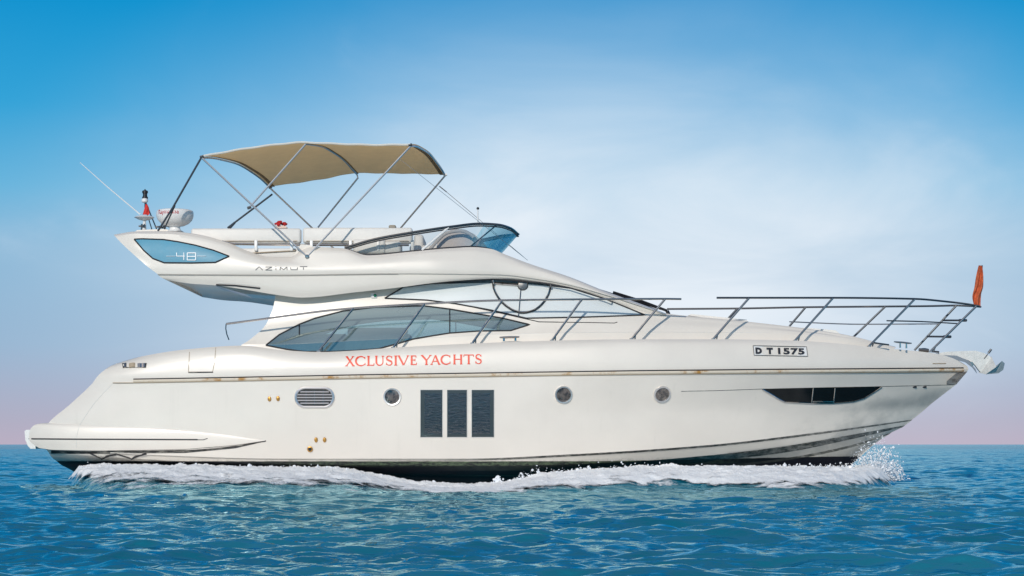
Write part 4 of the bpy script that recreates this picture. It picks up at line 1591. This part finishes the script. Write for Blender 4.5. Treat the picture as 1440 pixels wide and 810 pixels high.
mb = MB(); mb.tube(G[:, 0] + np.array([0, 0, .008]), .017, 6, flat=1.0)
mb.build('edge_piping', mat('cream_piping', (.72, .68, .6), .6), can)
mb = MB()
for e_ in (G[1], G[24], G[-2]):
    mb.grid(np.stack([e_ + np.array([-.03, 0, -.012]), e_ + np.array([.035, 0, -.012])]))
mb.build('hem_sleeve', mat('hem', (.36, .24, .12), .85, vary=.5, vscale=30), can)
frame_root = None
def hoop(edge, nbase, fbase, name='bimini_hoop', rn=.015, z_off=-.02, yb=-1.80, ybf=1.70, mat_=None):
    mb = MB()
    P = [at(*nbase, yb)] + [p + np.array([0, 0, z_off]) for p in edge] + [at(*fbase, ybf)]
    mb.tube(P, rn, 8)
    return mb.build(name, M_satin, yacht)
base_n = (432, 361); base_f = (508, 386)
hoop(G[0], base_n, base_f); hoop(G[-1], base_n, base_f)
# middle hoop branches off the aft hoop
mb = MB(); mb.tube([at(350.5, 292, -1.63)] + [p + np.array([0, 0, -.02]) for p in G[24]] + [at(503.5, 250, YF), at(447, 320, 1.55)], .015, 8)
mb.build('bimini_hoop', M_satin, yacht)
# aft struts to the arch
mb = MB(); mb.tube([at(283.5, 221, YN), at(243, 292, -1.5), at(222, 325, -1.5)], .0165, 8); mb.tube([at(246, 289, -1.5), at(231, 322, -1.3)], .013, 8)
mb.build('bimini_strut', M_pole, yacht)
mb = MB(); mb.tube([at(383, 273, 1.5), at(320, 320.5, 1.55)], .0165, 8); mb.tube([at(330, 313, 1.55), at(322, 322, 1.5)], .022, 8)
mb.build('bimini_strut', M_pole, yacht)
mb = MB(); mb.lathe(tuple(at(432, 361, -1.80)), [(.032, -.04), (.032, .03), (.02, .04)], 16, axis='y'); mb.build('bimini_hinge', M_steel, yacht)
for a, yy in (((284, 220.5), YN), ((577, 204), YN), ((626, 246), YF), ((350.5, 292), -1.63), ((380, 263), YF)):
    mb = MB(); A = at(*a, yy); mb.tube([A - np.array([.03, 0, .01]), A + np.array([.03, 0, .01])], .024, 8); mb.build('pole_joint', M_white if a[0] > 600 else M_steel_d, yacht)
mb = MB(); mb.tube([at(618, 262, 1.5), at(628, 270, 1.45)], .010, 6)
mb.tube([at(628, 270, 1.45), at(736, 361, .9)], .0045, 5); mb.build('strap', M_steel, yacht)
mb = MB(); mb.tube([at(559, 221, -1.5), at(640, 285, -1.35), at(742, 366, -1.0)], .0035, 5); mb.build('strap', M_steel, yacht)

# stern rail stub seen left of the cabin
mb = MB(); mb.tube([at(318, 455.5, -1.99), at(317.5, 462, -1.99), at(319, 470, -1.99), at(322, 478, -1.99)], .010, 6); mb.build('rail_end_hook', M_steel_d, yacht)

# ------------------------------------------------------------------ things carried aboard
# anchor in its roller
base = at(1350, 503, 0)
anchor = empty('anchor', tuple(base), 'galvanised plough anchor stowed in the roller at the bow tip', 'anchor')
mb = MB()
sh = [(1316, 497), (1332, 494.6), (1352, 493.8), (1372, 493.2), (1384, 496.5), (1392, 501), (1396, 508), (1398, 515), (1392, 522), (1380, 524.5), (1376, 520), (1371, 513), (1362, 506.5), (1352, 504.5), (1340, 503), (1325, 502)]
mb.prism(sh, -.035, .035)
mb.build('shank', M_galv, anchor, smooth=False)
mb = MB()
def A3(px, py, y): return at(px, py, y)
V_ = [A3(1376, 524, 0), A3(1394, 501, -.02), A3(1401, 516, -.24), A3(1409, 507.5, -.20), A3(1413, 511, -.06), A3(1411, 520, 0), A3(1404, 525, 0), A3(1386, 526.5, -.10),
      A3(1401, 516, .24), A3(1409, 507.5, .20), A3(1413, 511, .06), A3(1386, 526.5, .10)]
mb.add(V_, [(0, 1, 2, 7), (7, 2, 3, 6), (3, 4, 5, 6), (0, 11, 8, 1), (11, 6, 9, 8), (9, 6, 5, 10), (4, 10, 5), (0, 7, 6, 11)])
mb.build('fluke', M_galv, anchor, smooth=False)
mb = MB(); mb.tube([at(1384, 504, -.05), at(1390, 496.5, -.06)], .007, 6); mb.tube([at(1390, 496.5, -.06), at(1394, 491, -.07)], .02, 8)
mb.build('shackle_pin', M_steel_d, anchor)
mb = MB()
mb.prism([(1318, 499), (1345, 500), (1362, 507), (1372, 519), (1374, 525), (1368, 517), (1358, 509.5), (1345, 506)], -.09, -.065)
mb.prism([(1318, 499), (1345, 500), (1362, 507), (1372, 519), (1374, 525), (1368, 517), (1358, 509.5), (1345, 506)], .065, .09)
mb.tube([at(1366, 512, -.09), at(1366, 512, .09)], .04, 12)
mb.build('bow_roller', M_steel, yacht, smooth=False)


def cloth_flag(name, label, outline_l, outline_r, y, folds, mats, n=24, mpts=12, amp=.03):
    """furled cloth between a hoist line and a fly line, in soft folds"""
    L = spline(outline_l, n); R = spline(outline_r, n)
    G = []
    for i in range(n):
        r = []
        for j in range(mpts + 1):
            s_ = j / mpts
            p = at(L[i][0] * (1 - s_) + R[i][0] * s_, L[i][1] * (1 - s_) + R[i][1] * s_, y)
            p[1] += amp * math.sin(s_ * math.pi * folds + i * .25) - amp * .6
            r.append(p)
        G.append(r)
    G = np.array(G)
    root = empty(name, tuple(G[-1].mean(0)), label, 'flag')
    mb = MB(); mb.grid(G); mb.grid(G + np.array([0, .006, 0]))
    for e_ in (G[0], G[-1], G[:, 0], G[:, -1]):
        mb.grid(np.stack([e_, e_ + np.array([0, .006, 0])]))
    mb.build('cloth', mats, root, angle=60)
    return root


M_flag1 = mat('faded_orange_cloth', (.62, .13, .045), .8, vary=.35, vscale=14)
M_flag2 = mat('red_cloth', (.72, .04, .03), .75, vary=.25, vscale=14)
cloth_flag('bow_flag', 'faded orange red flag furled around the staff on the bow pulpit', [(1376, 373), (1373, 388), (1370, 404), (1366.5, 418), (1369, 430)],
           [(1380.5, 374), (1382, 390), (1382.5, 402), (1379.5, 416), (1378.5, 431)], -.03, 3.2, M_flag1)
cloth_flag('stern_flag', 'small bright red pennant on the light mast beside the radar dome', [(204.5, 287), (203, 293), (200.5, 302)],
           [(207, 287), (209.5, 293), (210, 302)], -.42, 2.0, M_flag2, 12, 8, .015)

# red bouquet resting on the backrest
bq = empty('flower_bouquet', tuple(at(394, 320, -1.2)), 'bunch of bright red flowers lying on top of the flybridge backrest', 'flowers')
mb = MB()
r_ = random.Random(3)
for k in range(34):
    a_ = r_.uniform(0, 2 * math.pi); q = r_.random() ** .5
    px_ = 394.5 + 8.2 * q * math.cos(a_); yy = -1.2 + .1 * q * math.sin(a_)
    h_ = 315.6 - 3.4 * (1 - q * q) + r_.uniform(-.6, .6)
    c = at(px_, h_, yy)
    rr = r_.uniform(.016, .026)
    mb.lathe(tuple(c), [(rr * .3, -rr), (rr, -rr * .3), (rr * .95, rr * .4), (rr * .55, rr * .75), (rr * .6, rr * .3), (rr * .1, rr * .5)], 7, sx=r_.uniform(.8, 1.2))
mb.build('blossoms', mat('red_petals', (.62, .012, .012), .6, vary=.5, vscale=40), bq)
mb = MB()
mb.prism([(385.5, 319), (388, 317), (401, 317), (403.5, 319.5), (402, 320.6), (386, 320.6)], -1.27, -1.13)
mb.build('wrapping', mat('pale_wrap', (.8, .6, .5), .7), bq)

# ------------------------------------------------------------------ wake foam and spray
NV = 130
vv = np.linspace(0, 1, NV)
Xf = np.zeros((len(xcol), NV)); Yf = np.zeros_like(Xf)
for j, s_ in enumerate(vv):
    y_ = (yin + .12) * (1 - s_) + yout * s_
    d = (yin * (1 - s_) + y_ * s_) - CAMY
    Yf[:, j] = y_
    Xf[:, j] = (xcol - 720) / FPX * (y_ - CAMY)
Vg = np.broadcast_to(vv, Xf.shape)
kk = np.interp(xcol, [94, 500, 700, 1262], [.55, .5, 1, 1])[:, None]
prof = (1 - Vg) * (1 - kk) + (1 - Vg ** 2.4) * kk
endt = np.clip((xcol - 94) / 18, 0, 1)[:, None] * np.clip((1262 - xcol) / 25, 0, 1)[:, None]
def billow(x, y, seed, octs=4):
    s_ = 0; a_ = 1; t_ = 0
    for o in range(octs):
        s_ = s_ + a_ * (1 - np.abs(2 * vnoise(x * 2.1 ** o + 5.1 * o, y * 2.1 ** o, seed + o) - 1)) ** 1.0; t_ += a_; a_ *= .55
    return s_ / t_
lump = .5 * (fbm(Xf * 1.6, Yf * 2.2, 21, 4, .55) - .5) + .8 * (billow(Xf * 3.2, Yf * 3.6, 77, 5) - .55)
fine = fbm(Xf * 16, Yf * 16, 31, 4, .6) - .5
Hcol = Hc[:, None]
ddx, ddy, dwz = wave_disp(Xf, Yf, np.full_like(Xf, .05))
Zf = (Hcol - .03) * prof * (.35 + .65 * endt) + (.085 + .08 * Hcol.clip(0)) * lump * (1 - Vg ** 3) * (1 - Vg * .4) + .045 * fine * (1 - .6 * Vg) * endt + dwz * 1.0 + .03 - .14 * Vg ** 5
ax_ = np.clip((xcol - 94) / 20, 0, 1)
densv = np.clip((1 - Vg) / (.85 * (1 - kk) + .36 * kk), 0, 1) * endt ** .5
# at the stern the foam is wide and streaky
streak = np.interp(xcol, [94, 400, 560, 1262], [.75, .85, 1, 1])[:, None]
densv = densv * (1 - (1 - streak) * Vg ** .7)
# sharper crest lip
def foam_mat():
    m = bpy.data.materials.new('sea_foam'); m.use_nodes = True
    t = m.node_tree; b = t.nodes['Principled BSDF']
    b.inputs['Base Color'].default_value = (.97, .97, .95, 1); b.inputs['Roughness'].default_value = .7
    b.inputs['Specular IOR Level'].default_value = .25
    at_ = N(t, 'ShaderNodeAttribute'); at_.attribute_name = 'dens'
    tc = N(t, 'ShaderNodeTexCoord')
    mp = N(t, 'ShaderNodeMapping'); mp.inputs['Scale'].default_value = (.55, 1.0, 1); t.links.new(tc.outputs['Object'], mp.inputs[0])
    n = N(t, 'ShaderNodeTexNoise'); n.inputs['Scale'].default_value = 3.2; n.inputs['Detail'].default_value = 9; n.inputs['Roughness'].default_value = .68
    n.inputs['Distortion'].default_value = .5
    t.links.new(mp.outputs[0], n.inputs[0])
    s = mathn(t, 'ADD', mathn(t, 'MULTIPLY', at_.outputs['Fac'], .50), n.outputs[0])
    al = maprange(t, s, .68, .86)
    al = mathn(t, 'MULTIPLY', al, maprange(t, at_.outputs['Fac'], .0, .06))
    t.links.new(al, b.inputs['Alpha'])
    n2 = N(t, 'ShaderNodeTexNoise'); n2.inputs['Scale'].default_value = 26; n2.inputs['Detail'].default_value = 6; n2.inputs['Roughness'].default_value = .7
    t.links.new(tc.outputs['Object'], n2.inputs[0])
    bp = N(t, 'ShaderNodeBump'); bp.inputs['Strength'].default_value = .6; bp.inputs['Distance'].default_value = .025
    b.inputs['Subsurface Weight'].default_value = .35; b.inputs['Subsurface Scale'].default_value = .12; b.inputs['Subsurface Radius'].default_value = (1, 1, 1)
    t.links.new(n2.outputs[0], bp.inputs['Height']); t.links.new(bp.outputs[0], b.inputs['Normal'])
    tl = N(t, 'ShaderNodeBsdfTranslucent'); 
    return m


foam = big_mesh('wake_foam', Xf, Yf, Zf, foam_mat(), {'dens': densv})
foam['kind'] = 'stuff'

# droplets thrown up along the crest and at the stem
ico_v = np.array([(0, 0, 1), (.894, 0, .447), (.276, .851, .447), (-.724, .526, .447), (-.724, -.526, .447), (.276, -.851, .447),
                  (.724, .526, -.447), (-.276, .851, -.447), (-.894, 0, -.447), (-.276, -.851, -.447), (.724, -.526, -.447), (0, 0, -1)])
ico_f = [(0, 1, 2), (0, 2, 3), (0, 3, 4), (0, 4, 5), (0, 5, 1), (1, 6, 2), (2, 7, 3), (3, 8, 4), (4, 9, 5), (5, 10, 1), (2, 6, 7), (3, 7, 8), (4, 8, 9), (5, 9, 10), (1, 10, 6), (6, 11, 7), (7, 11, 8), (8, 11, 9), (9, 11, 10), (10, 11, 6)]
pos, rad = [], []
def drop(px_, py_, y_, r_):
    pos.append(at(px_, py_, y_)); rad.append(r_)
for _ in range(6500):   # bow spray: a fan thrown ahead of the stem
    t_ = rng.random() ** .8; a_ = rng.normal(0, 1)
    bx = 1204 + 52 * t_ + rng.normal(0, 9)
    top_ = np.interp(bx, [1190, 1215, 1240, 1262, 1285], [648, 630, 629, 643, 662])
    by = 676 - (676 - top_) * abs(rng.normal(0, .45))
    drop(bx, by, -.15 - rng.random() * .9, rng.gamma(1.6, .0024) + .001)
for _ in range(2600):
    x_ = rng.uniform(700, 1200); tp = np.interp(x_, xcol, topy)
    yy = np.interp(x_, xcol, yin)
    k_ = np.interp(x_, [700, 740, 900, 1000, 1200], [.5, 1, .8, .25, .5])
    drop(x_, tp + 3 - rng.exponential(3.2 * k_), yy - .12 - rng.random() * .5, rng.gamma(2, .0030) + .0015)
for _ in range(900):
    x_ = rng.uniform(110, 620); tp = np.interp(x_, xcol, topy); yy = np.interp(x_, xcol, yin)
    drop(x_, tp + 3 - rng.exponential(1.3), yy - .1 - rng.random() * .8, rng.gamma(2, .0026) + .0015)
for cx_, top_, w_ in ((700, 669, 5), (610, 676, 1.5), (757, 660, 2), (745, 668, 4), (828, 655, 8)):   # jets
    for _ in range(150):
        q = rng.random()
        drop(cx_ + rng.normal(0, w_ * (1 - q) + .6), 684 - (684 - top_) * q, -2.35, .006 + .012 * (1 - q))
pos = np.array(pos); rad = np.array(rad)
st = rng.uniform(.6, 1.9, (len(pos), 1, 3))
vs = (pos[:, None, :] + ico_v[None] * rad[:, None, None] * st).reshape(-1, 3)
fs = (np.array(ico_f)[None] + (np.arange(len(pos)) * 12)[:, None, None]).reshape(-1, 3)
me = bpy.data.meshes.new('spray')
me.from_pydata(vs.tolist(), [], fs.tolist()); me.update()
M_spray = mat('spray_droplets', (.80, .83, .87), .35, spec=.8)
me.materials.append(M_spray)
spray = bpy.data.objects.new('bow_spray', me); COL.objects.link(spray)
spray['kind'] = 'stuff'
